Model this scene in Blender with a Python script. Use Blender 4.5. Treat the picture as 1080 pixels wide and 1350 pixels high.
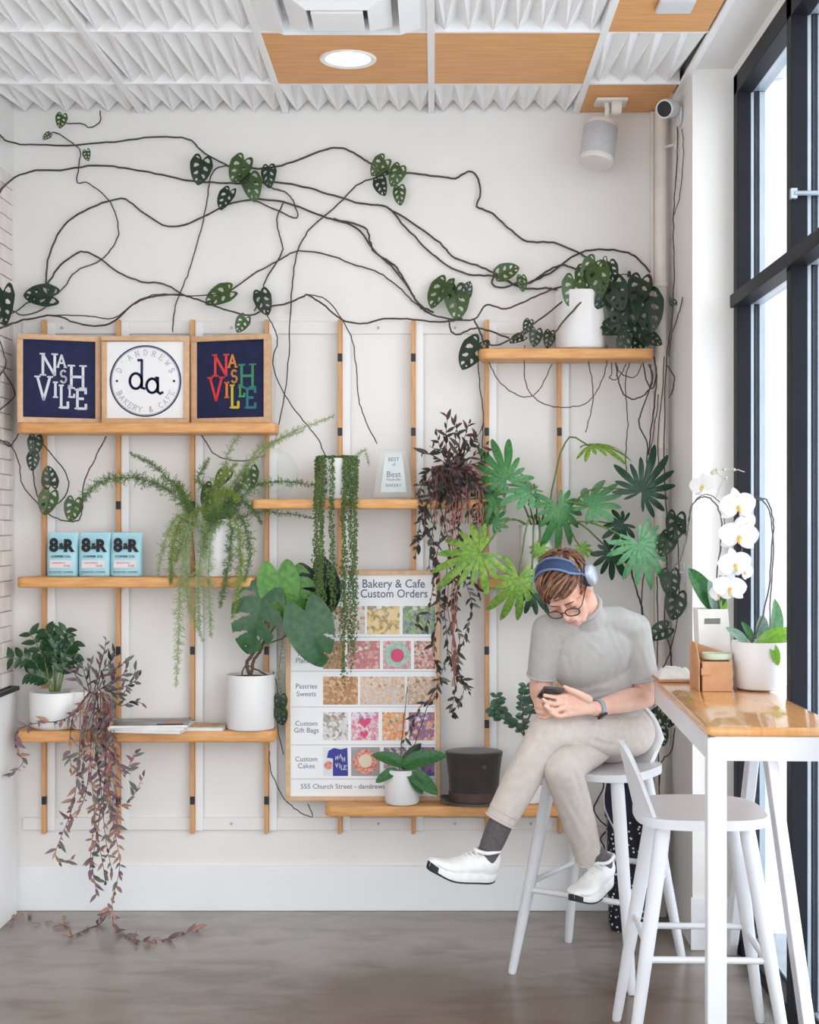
import bpy, bmesh, math, random
from mathutils import Vector, Matrix, Quaternion, Euler
import numpy as np
V = Vector
for o in list(bpy.data.objects): bpy.data.objects.remove(o)
C = bpy.context.scene.collection
SC = bpy.context.scene
# ------------------------------------------------------------------ camera, world, exposure
F, CX, CY, CH = 1937.0, 572.0, 690.0, 1.63     # focal length and vanishing point in pixels of a 1080x1350 frame; eye height in m
cam = bpy.data.cameras.new('camera'); camo = bpy.data.objects.new('camera', cam); C.objects.link(camo)
camo.location = (0, 0, CH); camo.rotation_euler = (math.pi/2, 0, 0)
cam.sensor_fit = 'HORIZONTAL'; cam.sensor_width = 36; cam.lens = 36*F/1080
cam.shift_x = -(CX-540)/1080; cam.shift_y = (CY-675)/1080; cam.clip_start = .05
SC.camera = camo
wd = bpy.data.worlds.new('overcast_sky'); SC.world = wd; wd.use_nodes = True
bg = wd.node_tree.nodes['Background']; bg.inputs[0].default_value = (.92, .96, 1, 1); bg.inputs[1].default_value = 1.1
sun = bpy.data.lights.new('sun', 'SUN'); sun.energy = .65; sun.angle = math.radians(50); sun.color = (1, .97, .93)
suno = bpy.data.objects.new('sun', sun); C.objects.link(suno); suno.location = (4, -6, 6)
suno.rotation_euler = V((-.62, .70, -.34)).to_track_quat('-Z', 'Y').to_euler()
SC.view_settings.view_transform = 'Standard'; SC.view_settings.look = 'None'
SC.view_settings.gamma = 1; SC.view_settings.use_curve_mapping = False
SC.view_settings.exposure = 1.3

# ------------------------------------------------------------------ helpers
def W(px, py, Y):                        # the point at depth Y that the photograph shows at (px, py)
    return V(((px-CX)*Y/F, Y, CH-(py-CY)*Y/F))
def lin(c): 
    out = []
    for x in c[:3]:
        x = x/255.0
        out.append(x/12.92 if x <= .04045 else ((x+.055)/1.055)**2.4)
    return tuple(out)+(1,)
MATS = {}
def mat(name, col, rough=.5, col2=None, scale=8, stretch=(1,1,1), detail=4, lo=.35, hi=.65, bump=0, bscale=None, metal=0, spec=.5, sheen=0, coat=0, trans=0, emit=None, estr=0, sss=0, alpha=1):
    m = bpy.data.materials.new(name); m.use_nodes = True
    nt = m.node_tree; p = nt.nodes['Principled BSDF']
    c1 = lin(col); c2 = lin(col2) if col2 else tuple(x*.88 for x in c1[:3])+(1,)
    tc = nt.nodes.new('ShaderNodeTexCoord'); mp = nt.nodes.new('ShaderNodeMapping'); mp.inputs['Scale'].default_value = stretch
    nt.links.new(tc.outputs['Object'], mp.inputs[0])
    nz = nt.nodes.new('ShaderNodeTexNoise'); nz.inputs['Scale'].default_value = scale; nz.inputs['Detail'].default_value = detail
    nt.links.new(mp.outputs[0], nz.inputs['Vector'])
    cr = nt.nodes.new('ShaderNodeValToRGB'); cr.color_ramp.elements[0].position = lo; cr.color_ramp.elements[1].position = hi
    cr.color_ramp.elements[0].color = c2; cr.color_ramp.elements[1].color = c1
    nt.links.new(nz.outputs[0], cr.inputs[0]); nt.links.new(cr.outputs[0], p.inputs['Base Color'])
    p.inputs['Roughness'].default_value = rough; p.inputs['Metallic'].default_value = metal
    p.inputs['Specular IOR Level'].default_value = spec
    if sheen: p.inputs['Sheen Weight'].default_value = sheen
    if coat: p.inputs['Coat Weight'].default_value = coat
    if trans: p.inputs['Transmission Weight'].default_value = trans
    if sss: p.inputs['Subsurface Weight'].default_value = sss; p.inputs['Subsurface Scale'].default_value = .01
    if emit: p.inputs['Emission Color'].default_value = lin(emit); p.inputs['Emission Strength'].default_value = estr
    if bump:
        b = nt.nodes.new('ShaderNodeBump'); b.inputs['Strength'].default_value = bump; b.inputs['Distance'].default_value = .01
        n2 = nt.nodes.new('ShaderNodeTexNoise'); n2.inputs['Scale'].default_value = bscale or scale*4; n2.inputs['Detail'].default_value = 3
        nt.links.new(mp.outputs[0], n2.inputs['Vector'])
        nt.links.new(n2.outputs[0], b.inputs['Height']); nt.links.new(b.outputs[0], p.inputs['Normal'])
    MATS[name] = m
    return m
def glassmat(name, tint=(255,255,255), gloss=.08, rough=.02):
    m = bpy.data.materials.new(name); m.use_nodes = True; nt = m.node_tree
    nt.nodes.remove(nt.nodes['Principled BSDF']); out = nt.nodes['Material Output']
    t = nt.nodes.new('ShaderNodeBsdfTransparent'); t.inputs[0].default_value = lin(tint)
    g = nt.nodes.new('ShaderNodeBsdfGlossy'); g.inputs['Roughness'].default_value = rough
    fr = nt.nodes.new('ShaderNodeLayerWeight'); fr.inputs[0].default_value = .25
    mu = nt.nodes.new('ShaderNodeMath'); mu.operation = 'MULTIPLY_ADD'; mu.inputs[1].default_value = .12; mu.inputs[2].default_value = gloss
    nt.links.new(fr.outputs['Fresnel'], mu.inputs[0])
    mx = nt.nodes.new('ShaderNodeMixShader'); nt.links.new(mu.outputs[0], mx.inputs[0])
    nt.links.new(t.outputs[0], mx.inputs[1]); nt.links.new(g.outputs[0], mx.inputs[2]); nt.links.new(mx.outputs[0], out.inputs[0])
    MATS[name] = m
    return m

OFF = {}                                  # world position of every object that can be a parent
def tag(o, label=None, cat=None, group=None, kind=None):
    if label: o['label'] = label
    if cat: o['category'] = cat
    if group: o['group'] = group
    if kind: o['kind'] = kind
    return o
def thing(name, label, cat, loc=(0,0,0), rotz=0, group=None):
    o = bpy.data.objects.new(name, None); C.objects.link(o); o.empty_display_size = .05
    o.location = loc; o.rotation_euler = (0,0,rotz); OFF[o.name] = V(loc)
    return tag(o, label, cat, group)
def finish(me, smooth):
    if smooth is not None:
        me.shade_smooth()
        if smooth < 180: me.set_sharp_from_angle(angle=math.radians(smooth))
def link(name, me, mt, parent=None, M=None, local=False):
    o = bpy.data.objects.new(name, me); C.objects.link(o)
    if mt is not None and not me.materials:
        me.materials.append(MATS[mt] if isinstance(mt, str) else mt)
    M = M or Matrix.Identity(4)
    if parent is not None:
        o.parent = parent
        if not local: M = Matrix.Translation(-OFF[parent.name]) @ M
    o.matrix_local = M
    OFF[o.name] = M.translation + (OFF[parent.name] if parent is not None else V((0,0,0)))
    return o
class MB:
    def __init__(s): s.v = []; s.f = []
    def add(s, vs, fs):
        o = len(s.v); s.v += [tuple(v) for v in vs]; s.f += [tuple(i+o for i in f) for f in fs]; return s
    def box(s, lo, hi):
        (a,b,c),(d,e,f) = lo, hi
        return s.add([(a,b,c),(d,b,c),(d,e,c),(a,e,c),(a,b,f),(d,b,f),(d,e,f),(a,e,f)], [(0,3,2,1),(4,5,6,7),(0,1,5,4),(1,2,6,5),(2,3,7,6),(3,0,4,7)])
    def obox(s, c, ax, ay, az):            # centre and three half-axes
        c, ax, ay, az = V(c), V(ax), V(ay), V(az)
        vs = [c+ax*i+ay*j+az*k for k in (-1,1) for j in (-1,1) for i in (-1,1)]
        return s.add(vs, [(0,2,3,1),(4,5,7,6),(0,1,5,4),(1,3,7,5),(3,2,6,7),(2,0,4,6)])
    def tube(s, pts, r, n=6, cap=True, flat=None):
        pts = [V(p) for p in pts]; m = len(pts)
        rs = r if isinstance(r, (list, tuple)) else [r]*m
        t = (pts[1]-pts[0]).normalized(); a = V((0,0,1)) if abs(t.z) < .9 else V((1,0,0))
        u = t.cross(a).normalized(); vs = []; fs = []
        for i in range(m):
            t2 = (pts[min(i+1,m-1)]-pts[max(i-1,0)])
            if t2.length < 1e-9: t2 = t
            t2.normalize(); u = (u-t2*u.dot(t2))
            if u.length < 1e-6: u = t2.orthogonal()
            u.normalize(); w = t2.cross(u)
            for k in range(n):
                an = 2*math.pi*k/n
                vs.append(pts[i]+(u*math.cos(an)+w*math.sin(an)*(flat or 1))*rs[i])
        for i in range(m-1):
            for k in range(n):
                k2 = (k+1) % n
                fs.append((i*n+k, i*n+k2, (i+1)*n+k2, (i+1)*n+k))
        if cap: fs += [tuple(range(n-1,-1,-1)), tuple((m-1)*n+k for k in range(n))]
        return s.add(vs, fs)
    def lathe(s, prof, c=(0,0,0), n=40, M=None, sx=1, sy=1):
        c = V(c); vs = []; fs = []; idx = []
        for (r, z) in prof:
            if r < 1e-6: idx.append([len(vs)]*n); vs.append(V((0,0,z)))
            else:
                idx.append(list(range(len(vs), len(vs)+n)))
                for k in range(n):
                    a = 2*math.pi*k/n; vs.append(V((r*math.cos(a)*sx, r*math.sin(a)*sy, z)))
        for i in range(len(prof)-1):
            for k in range(n):
                k2 = (k+1) % n; q = []
                for x in (idx[i][k], idx[i][k2], idx[i+1][k2], idx[i+1][k]):
                    if x not in q: q.append(x)
                if len(q) > 2: fs.append(tuple(q))
        vs = [((M @ v) if M else v)+c for v in vs]
        return s.add(vs, fs)
    def prism(s, poly, d0, d1, ax='y'):    # polygon of (a,b) extruded along an axis
        n = len(poly); f = {'y': lambda a,b,d: (a,d,b), 'z': lambda a,b,d: (a,b,d), 'x': lambda a,b,d: (d,a,b)}[ax]
        vs = [f(a,b,d0) for a,b in poly]+[f(a,b,d1) for a,b in poly]
        return s.add(vs, [tuple(range(n)), tuple(range(2*n-1,n-1,-1))]+[(i, i+n, (i+1)%n+n, (i+1)%n) for i in range(n)])
    def ball(s, c, r, n=8, m=6, M=None):
        prof = [(r*math.sin(math.pi*i/m), -r*math.cos(math.pi*i/m)) for i in range(m+1)]
        prof[0] = (0,-r); prof[-1] = (0,r)
        return s.lathe(prof, c, n, M)
    def cone(s, p0, r0, p1, r1, n=14, fx=1):   # a limb piece: tapered, with round ends; fx squashes across
        p0, p1 = V(p0), V(p1); d = (p1-p0); L = d.length
        if L < 1e-6: return s.ball(p0, max(r0, r1), n, 8)
        q = d.to_track_quat('Z','X').to_matrix()
        prof = [(r0*math.sin(a), -r0*math.cos(a)) for a in np.linspace(0, math.pi/2, 5)]+[(r1*math.cos(a), L+r1*math.sin(a)) for a in np.linspace(0, math.pi/2, 5)]
        prof[0] = (0,-r0); prof[-1] = (0, L+r1)
        return s.lathe(prof, p0, n, q, 1, fx)
    def mesh(s, name='m', bevel=0, segs=2, smooth=None, merge=False):
        me = bpy.data.meshes.new(name); me.from_pydata(s.v, [], s.f)
        bm = bmesh.new(); bm.from_mesh(me)
        if merge or bevel: bmesh.ops.remove_doubles(bm, verts=bm.verts, dist=1e-5)
        bmesh.ops.recalc_face_normals(bm, faces=bm.faces)
        if bevel:
            es = [e for e in bm.edges if len(e.link_faces) == 2 and e.calc_face_angle(0) > .5]
            bmesh.ops.bevel(bm, geom=es, offset=bevel, segments=segs, affect='EDGES', profile=.5, clamp_overlap=True)
        bm.to_mesh(me); bm.free(); finish(me, smooth)
        return me
    def build(s, name, mt, parent=None, local=False, bevel=0, segs=2, smooth=None, merge=False):
        a = np.array(s.v); lo = a.min(0); hi = a.max(0)
        c = V(((lo[0]+hi[0])/2, (lo[1]+hi[1])/2, lo[2]))
        me = s.mesh(name, bevel, segs, smooth, merge)
        me.transform(Matrix.Translation(-c))
        return link(name, me, mt, parent, Matrix.Translation(c), local)
def struct(o): o['kind'] = 'structure'; return o
def spline(pts, k=6):                     # Catmull-Rom through points
    P = [V(p) for p in pts]; P = [P[0]*2-P[1]]+P+[P[-1]*2-P[-2]]; out = []
    for i in range(1, len(P)-2):
        for j in range(k):
            t = j/k; a,b,c,d = P[i-1:i+3]
            out.append(.5*((2*b)+(c-a)*t+(2*a-5*b+4*c-d)*t*t+(3*b-a-3*c+d)*t**3))
    return out+[P[-2]]
def frame_from(d, up):                    # matrix whose Y axis runs along d and whose Z leans to up
    y = V(d).normalized(); z = V(up)-y*V(up).dot(y)
    if z.length < 1e-5: z = y.orthogonal()
    z.normalize(); x = y.cross(z)
    return Matrix((x, y, z)).transposed().to_4x4()
def place(pos, d, up, s=1): return Matrix.Translation(V(pos)) @ frame_from(d, up) @ Matrix.Scale(s, 4)
def evaluated(ob):
    dg = bpy.context.evaluated_depsgraph_get()
    me = bpy.data.meshes.new_from_object(ob.evaluated_get(dg)); d = ob.data
    bpy.data.objects.remove(ob)
    return me
def text_mesh(s, size, extrude=.0004, align='CENTER', bold=0, spacing=1):
    cu = bpy.data.curves.new('lettering', 'FONT'); cu.body = s; cu.size = size; cu.extrude = extrude; cu.offset = bold; cu.resolution_u = 3
    cu.align_x = align; cu.align_y = 'CENTER'; cu.space_character = spacing
    ob = bpy.data.objects.new('lettering', cu); C.objects.link(ob)
    me = evaluated(ob); me.materials.clear(); bpy.data.curves.remove(cu)
    return me
def blob(mb, voxel, smooth=4, factor=.5):  # one continuous skin around overlapping round pieces
    me0 = mb.mesh('blob'); ob = bpy.data.objects.new('blob', me0); C.objects.link(ob)
    r = ob.modifiers.new('r', 'REMESH'); r.mode = 'VOXEL'; r.voxel_size = voxel; r.use_smooth_shade = True
    if smooth: q = ob.modifiers.new('s', 'SMOOTH'); q.iterations = smooth; q.factor = factor
    me = evaluated(ob); me.materials.clear(); me.shade_smooth()
    return me
rnd = random.Random(7)

# ------------------------------------------------------------------ materials
mat('wall_paint', (241,238,235), .62, (237,234,231), 3, bump=.03, bscale=120)
mat('trim_paint', (245,246,248), .45, (241,242,244), 3)
mat('tile_glaze', (238,230,224), .25, (231,222,216), 6)
mat('grout', (214,200,190), .8)
mat('ceiling_white', (252,251,251), .5, (247,246,246), 4)
mat('panel_wood', (238,176,112), .5, (224,160,98), 5, (1,9,1), 6, bump=.02)
mat('shelf_wood', (226,170,110), .42, (208,148,88), 9, (1.2,9,9), 6, bump=.02)
mat('upright_wood', (220,168,116), .5, (206,150,98), 9, (9,9,1.0), 6)
mat('frame_wood', (222,184,146), .5, (210,168,128), 9, (5,5,5), 5)
mat('table_wood', (222,164,104), .16, (210,150,90), 7, (10,1,1), 6, coat=.6)
mat('black_plastic', (26,25,27), .4)
mat('dark_metal', (32,32,39), .5, (28,28,35), 5, spec=.15)
mat('grey_metal', (176,186,196), .35, (160,172,184), 5, metal=.3)
mat('white_paint', (224,224,228), .38, (219,219,223), 5)
mat('white_ceramic', (234,232,232), .35, (229,227,226), 5)
mat('cream_plastic', (235,229,222), .45)
mat('soil', (54,40,32), .95, (30,22,18), 40, bump=.5)
mat('print_navy', (26,33,77), .8, (21,27,66), 30)
mat('print_white', (246,246,247), .6, (243,243,245), 3)
mat('ink_navy', (42,46,92), .7); mat('ink_grey', (186,188,200), .7); mat('ink_white', (226,228,238), .7); mat('ink_black', (26,27,33), .7); mat('ink_slate', (104,112,134), .7)
mat('lamp_glow', (255,246,232), .5, emit=(255,240,222), estr=2.6)
mat('kraft', (206,158,120), .8, (196,146,108), 20)
mat('paper_white', (246,243,240), .7)
glassmat('window_glass', (250,253,255), .03); glassmat('acrylic', (250,252,252), .03)

def concrete():
    m = mat('concrete', (166,160,155), .27, (146,136,128), 1.3, (1,1.2,1), 9, .3, .7, bump=.03, bscale=18)
    nt = m.node_tree; p = nt.nodes['Principled BSDF']; cr = nt.nodes['Color Ramp']
    tc = nt.nodes['Texture Coordinate']
    n = nt.nodes.new('ShaderNodeTexNoise'); n.inputs['Scale'].default_value = .55; n.inputs['Detail'].default_value = 7; n.inputs['Distortion'].default_value = .6
    nt.links.new(tc.outputs['Object'], n.inputs['Vector'])
    r = nt.nodes.new('ShaderNodeValToRGB'); r.color_ramp.elements[0].position = .42; r.color_ramp.elements[1].position = .62
    nt.links.new(n.outputs[0], r.inputs[0])
    mx = nt.nodes.new('ShaderNodeMix'); mx.data_type = 'RGBA'; mx.blend_type = 'MULTIPLY'
    nt.links.new(r.outputs[0], mx.inputs[0]); nt.links.new(cr.outputs[0], mx.inputs[6]); mx.inputs[7].default_value = (.70,.62,.55,1)
    n3 = nt.nodes.new('ShaderNodeTexNoise'); n3.inputs['Scale'].default_value = 3.6; n3.inputs['Detail'].default_value = 8; n3.inputs['Distortion'].default_value = .4
    mp = nt.nodes.new('ShaderNodeMapping'); mp.inputs['Scale'].default_value = (1, 2.2, 1); nt.links.new(tc.outputs['Object'], mp.inputs[0]); nt.links.new(mp.outputs[0], n3.inputs['Vector'])
    r3 = nt.nodes.new('ShaderNodeValToRGB'); r3.color_ramp.elements[0].position = .30; r3.color_ramp.elements[0].color = (.70,.66,.63,1); r3.color_ramp.elements[1].position = .52; r3.color_ramp.elements[1].color = (1,1,1,1)
    nt.links.new(n3.outputs[0], r3.inputs[0])
    m2 = nt.nodes.new('ShaderNodeMix'); m2.data_type = 'RGBA'; m2.blend_type = 'MULTIPLY'; m2.inputs[0].default_value = 1
    nt.links.new(mx.outputs[2], m2.inputs[6]); nt.links.new(r3.outputs[0], m2.inputs[7])
    # worn brown sealer patch in the concrete, edges broken up by noise
    gm = nt.nodes.new('ShaderNodeMapping'); gm.vector_type = 'TEXTURE'; gm.inputs['Location'].default_value = (.15-FC[0], 4.75-FC[1], 0); gm.inputs['Scale'].default_value = (1.5, 1.05, 4)
    gr_ = nt.nodes.new('ShaderNodeTexGradient'); gr_.gradient_type = 'SPHERICAL'
    nw = nt.nodes.new('ShaderNodeTexNoise'); nw.inputs['Scale'].default_value = 1.8; nw.inputs['Detail'].default_value = 6
    nt.links.new(tc.outputs['Object'], nw.inputs['Vector']); nt.links.new(tc.outputs['Object'], gm.inputs[0]); nt.links.new(gm.outputs[0], gr_.inputs[0])
    ad = nt.nodes.new('ShaderNodeMath'); ad.operation = 'MULTIPLY_ADD'; ad.inputs[1].default_value = .9; nt.links.new(nw.outputs[0], ad.inputs[0]); nt.links.new(gr_.outputs[0], ad.inputs[2])
    rr_ = nt.nodes.new('ShaderNodeValToRGB'); rr_.color_ramp.elements[0].position = .55; rr_.color_ramp.elements[1].position = 1.0; nt.links.new(ad.outputs[0], rr_.inputs[0])
    m4 = nt.nodes.new('ShaderNodeMix'); m4.data_type = 'RGBA'; m4.blend_type = 'MULTIPLY'; nt.links.new(rr_.outputs[0], m4.inputs[0]); nt.links.new(m2.outputs[2], m4.inputs[6]); m4.inputs[7].default_value = (.52,.43,.37,1)
    nt.links.new(m4.outputs[2], p.inputs['Base Color'])
FC = ((-4+1.30)/2, (-2+6.4)/2)              # where the floor object has its origin
concrete()
# ------------------------------------------------------------------ the setting
YB = 6.19                                  # back wall
ZC = CH+543*YB/F                           # ceiling 3.365
XL, XP, XW = -1.77, .99, 1.143             # left wall, side of the pier, window plane
floor = struct(MB().box((-4,-2,-.1),(1.30,6.4,0)).build('floor', 'concrete'))
wall_back = struct(MB().box((-4,YB,0),(1.5,YB+.15,3.6)).build('wall_back', 'wall_paint'))
struct(MB().box((XL,YB-.014,.001),(XP-.001,YB-.0005,.19)).build('baseboard_back', 'trim_paint', bevel=.002))
wall_left = struct(MB().box((XL-.15,2.6,0),(XL,YB-.001,3.6)).build('wall_left', 'wall_paint'))
# subway tiles on the left wall, the courses staggered
tw, th, gap = .152, .0625, .004
gr = MB().box((XL+.0005,4.9,.955),(XL+.004,6.14,.955+34*th+.004)).build('grout', 'grout', wall_left)
tm = {}
for r in range(34):
    z0 = .957+r*th; y = 6.14-(tw/2 if r % 2 else 0)-.0
    spans = ([(6.14-tw/2+gap, 6.14)] if r % 2 else [])
    while y > 5.25: spans.append((y-tw+gap, y)); y -= tw
    for a, b in spans:
        L = round(b-a, 4)
        if L not in tm: tm[L] = MB().box((0,-L/2,0),(.009,L/2,th-gap)).mesh('tile', bevel=.0015, segs=1)
        link('tile', tm[L], 'tile_glaze', wall_left, Matrix.Translation((XL+.004,(a+b)/2,z0)))
t1 = struct(MB().box((XL+.0005,2.7,.001),(XL+.03,6.13,.935)).build('trim_1', 'trim_paint', bevel=.002))
MB().box((XL+.0005,2.7,.935),(XL+.04,6.135,.952)).build('cap', 'black_plastic', t1)
# pier in the corner beside the window
pier = struct(MB().box((XP,5.62,.0),(1.45,YB-.0005,ZC+.1)).build('wall_right', 'wall_paint'))
MB().box((XP-.008,5.606,.001),(XW+.01,5.6195,.20)).build('baseboard', 'trim_paint', pier, bevel=.002)
# ceiling: slab, hung grid, pleated tiles, wood panels
ceil = struct(MB().box((-4,-2,ZC+.10),(1.5,6.4,ZC+.2)).build('ceiling', 'ceiling_white'))
sf = MB().box((XP,-1.9,ZC+.003),(1.40,5.62,ZC+.09)).build('soffit', 'wall_paint', ceil)
MB().box((XP-.022,-1.9,ZC-.012),(XP+.004,YB-.001,ZC+.004)).build('edge_trim', 'ceiling_white', ceil, bevel=.002)
rows = [YB-.001, 5.785, 5.175, 4.565, 3.955, 3.345, 2.735]
cols = [XL+.001, -1.233, -.623, -.010, .600, XP-.022]
kinds = ['PPPPW', 'PPLWP', 'PPDPW', 'PPWPP', 'WPPWP', 'PPPPP']     # from the wall forward
def pleat(x0, x1, y0, y1, n, flip):        # y1 is towards the wall; folded facets rise above the grid, the fold tips swap ends
    mb = MB(); a = .006; x0 += a; x1 -= a; y0 += a; y1 -= a+.003; z = ZC-.001; dz = .046; e = (x1-x0)/n; vs = []; fs = []
    for i in range(2*n+1):
        x = x0+e*i/2; odd = (i % 2) ^ flip
        vs += [(x,y0,z+(0 if odd else dz*.9)),(x,y1,z+(dz if odd else 0))]
    for i in range(2*n):
        q = i*2; p = q+2
        fs += [(q,p,p+1),(q,p+1,q+1)] if (i % 2) ^ flip else [(q,p,q+1),(p,p+1,q+1)]
    if y1 < YB-.1:                          # the tile's own back edge closes the folds
        o = len(vs)
        for i in range(2*n+1): vs.append((x0+e*i/2, y1+.001, z+dz))
        for i in range(2*n): fs.append((i*2+1, i*2+3, o+i+1, o+i))
    mb.add(vs, fs); return mb
for r, ks in enumerate(kinds):
    y1, y0 = rows[r], rows[r+1]
    for c, k in enumerate(ks):
        x0, x1 = cols[c], cols[c+1]
        if k == 'P':
            n = max(3, round((x1-x0)/.087))
            o = pleat(x0, x1, y0, y1, n, 1).build('ceiling_tile', 'ceiling_white', ceil)
        elif k in 'WL':
            o = MB().box((x0+.006,y0+.006,ZC-.006),(x1-.006,y1-.006,ZC+.006)).build('wood_panel', 'panel_wood', ceil, bevel=.001)
        else:                              # square air diffuser: flared rings round a flat centre
            mb = MB(); cx, cy = (x0+x1)/2, (y0+y1)/2; h = (x1-x0)/2-.006
            def ring(a, za, b, zb):
                vs = [(cx+sx*s_, cy+sy*s_, z_) for s_, z_ in ((a,za),(b,zb)) for sx, sy in ((-1,-1),(1,-1),(1,1),(-1,1))]
                mb.add(vs, [(i, (i+1)%4, (i+1)%4+4, i+4) for i in range(4)])
            ring(h, ZC-.004, h-.03, ZC-.004); ring(h-.03, ZC-.004, h-.10, ZC-.05); ring(h-.10,ZC-.05,h-.10,ZC+.02)
            ring(h-.125, ZC-.03, h-.20, ZC-.07); ring(h-.20, ZC-.07, h-.205, ZC-.03); ring(h-.125, ZC-.03, h-.125, ZC+.03)
            mb.box((cx-h+.09,cy-h+.09,ZC+.02),(cx+h-.09,cy+h-.09,ZC+.03))
            mb.box((cx-.085,cy-.085,ZC-.075),(cx+.085,cy+.085,ZC-.065))
            mb.build('air_diffuser', 'ceiling_white', ceil)
for r, y in enumerate(rows[1:]):
    MB().box((XL+.002,y-.008,ZC-.006),(XP-.022,y+.008,ZC+.06)).build('grid_bar', 'ceiling_white', ceil, bevel=.001, segs=1)
for x in cols[1:-1]:
    MB().box((x-.013,rows[-1],ZC-.0095),(x+.013,YB-.002,ZC+.055)).build('grid_bar', 'ceiling_white', ceil, bevel=.001, segs=1)
# soot specks on the panel with the downlight
lc = W(459, 75, 0) ; ly = 543*YB/(690-75); lx = (459-CX)*ly/F
dl = thing('downlight', 'round recessed downlight glowing in a wood ceiling panel', 'light', (lx, ly, ZC-.012))
MB().lathe([(.084,-.002),(.102,-.006),(.106,-.002),(.106,.004),(.084,.004)], (lx,ly,ZC-.008), 40).build('trim_ring', 'ceiling_white', dl, smooth=40)
MB().lathe([(0,.001),(.06,-.001),(.085,.002),(.085,.006),(0,.006)], (lx,ly,ZC-.010), 40).build('lens', 'lamp_glow', dl, smooth=60)
px = W(895, 4, 0); sy = 543*YB/(690-2); sx = (893-CX)*sy/F
tag(MB().box((sx-.065,sy-.06,ZC-.022),(sx+.055,sy+.06,ZC-.0065)).build('ceiling_plate', 'white_paint', bevel=.006), 'small white square plate on the wood ceiling panel above the window', 'plate')
# window wall
win = struct(thing('window_1', None, None, (XW,5.6,0)))
def wpart(name, lo, hi, m='dark_metal', par=None, bevel=.002): return MB().box(lo, hi).build(name, m, par or win, bevel=bevel)
ZT = 3.33
muls = [5.60, 4.76, 3.90, 3.04, 2.18, 1.32]
wpart('sill', (XW+.012,1.2,0.001), (XW+.20,5.60,.055))
wpart('sill_ledge', (XW+.07,1.2,.055), (XW+.20,5.60,.066), 'grey_metal')
wpart('head', (XW,1.2,ZT-.075), (XW+.06,5.60,ZT)); wpart('head_outer', (XW+.06,1.2,ZT-.07), (XW+.11,5.60,ZT), 'grey_metal')
wpart('head_filler', (XW-.0,1.2,ZT+.0005), (XW+.2,5.615,ZC+.002), 'wall_paint')
zt = 2.452
for i, y in enumerate(muls):
    o = wpart('mullion', (XW,y-.065,.056), (XW+.052,y,ZT-.001))
    wpart('outer_frame', (XW+.052,y-.06,.067), (XW+.066,y-.012,ZT-.071), 'grey_metal', o)
    wpart('outer_frame', (XW+.066,y-.064,.067), (XW+.085,y-.01,ZT-.071), 'dark_metal', o)
    wpart('outer_frame', (XW+.085,y-.06,.067), (XW+.108,y-.012,ZT-.071), 'grey_metal', o)
for i in range(len(muls)-1):
    a, b = muls[i]-.065, muls[i+1]
    o = wpart('transom', (XW-.012,b+.0,zt), (XW+.052,a,zt+.046)); wpart('outer_frame', (XW+.052,b,zt+.004), (XW+.10,a,zt+.04), 'grey_metal', o)
    for z0, z1 in ((.067, zt), (zt+.046, ZT-.075)):
        MB().box((XW+.068,b,z0+.002),(XW+.074,a,z1-.002)).build('pane', 'window_glass', win)
hz = W(1050, 257, 4.70).z
wpart('transom_face', (XW-.014,1.2,zt-.001), (XW-.0005,5.60,zt+.047))
h = MB(); h.box((XW-.006,4.672,hz-.016),(XW+.014,4.694,hz+.016)); h.tube([(XW+.005,4.676,hz),(XW+.20,4.664,hz)], .008, 10); h.build('handle', 'grey_metal', win, smooth=40)
struct(MB().box((1.302,-4,-.30),(9,9,-.12)).build('pavement', 'trim_paint'))
# ------------------------------------------------------------------ wall rack and shelves
UX = [57,155,253,351,448,545,642,738]
rack = thing('upright_rack', 'slim wooden uprights with black clips screwed on white rails across the back wall', 'rack', W(400,1098,6.165))
for z_ in (432, 1086):
    p0 = W(30, z_, 6.18); p1 = W(800, z_, 6.18)
    MB().box((p0.x,6.176,p0.z-.026),(p1.x,6.1895,p0.z+.026)).build('rail', 'wall_paint', rack, bevel=.002)
    for sx_ in (81, 305, 499, 600, 700):
        q = W(sx_, z_, 6.17); MB().lathe([(0,-.003),(.006,-.002),(.006,.004),(0,.004)], (q.x,6.175,q.z), 10, Matrix.Rotation(math.pi/2,3,'X')).build('screw', 'grey_metal', rack)
clipm = None
for i, u in enumerate(UX):
    a = W(u, 421, 6.14); b = W(u, 1100, 6.14)
    up = MB().box((a.x-.0085,6.145,b.z),(a.x+.0085,6.1755,a.z)).build('upright', 'upright_wood', rack, bevel=.001, segs=1)
    for cy_ in (471, 569, 666, 858, 955, 1056):
        if (i < 4 and cy_ in (471, 569)) or (i in (4,5) and cy_ > 700): continue
        q = W(u, cy_, 6.135)
        if clipm is None: clipm = MB().box((-.0095,-.004,-.017),(.0095,.012,.017)).mesh('clip', bevel=.002, segs=1)
        link('clip', clipm, 'black_plastic', up, Matrix.Translation((q.x,6.146,q.z)))
    MB().box((a.x+.0092,6.168,b.z+.01),(a.x+.042,6.1755,a.z-.01)).build('backing_strip', 'trim_paint', rack, bevel=.001, segs=1)
SY0, SY1 = 5.965, 6.143
SZ = {}
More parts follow.
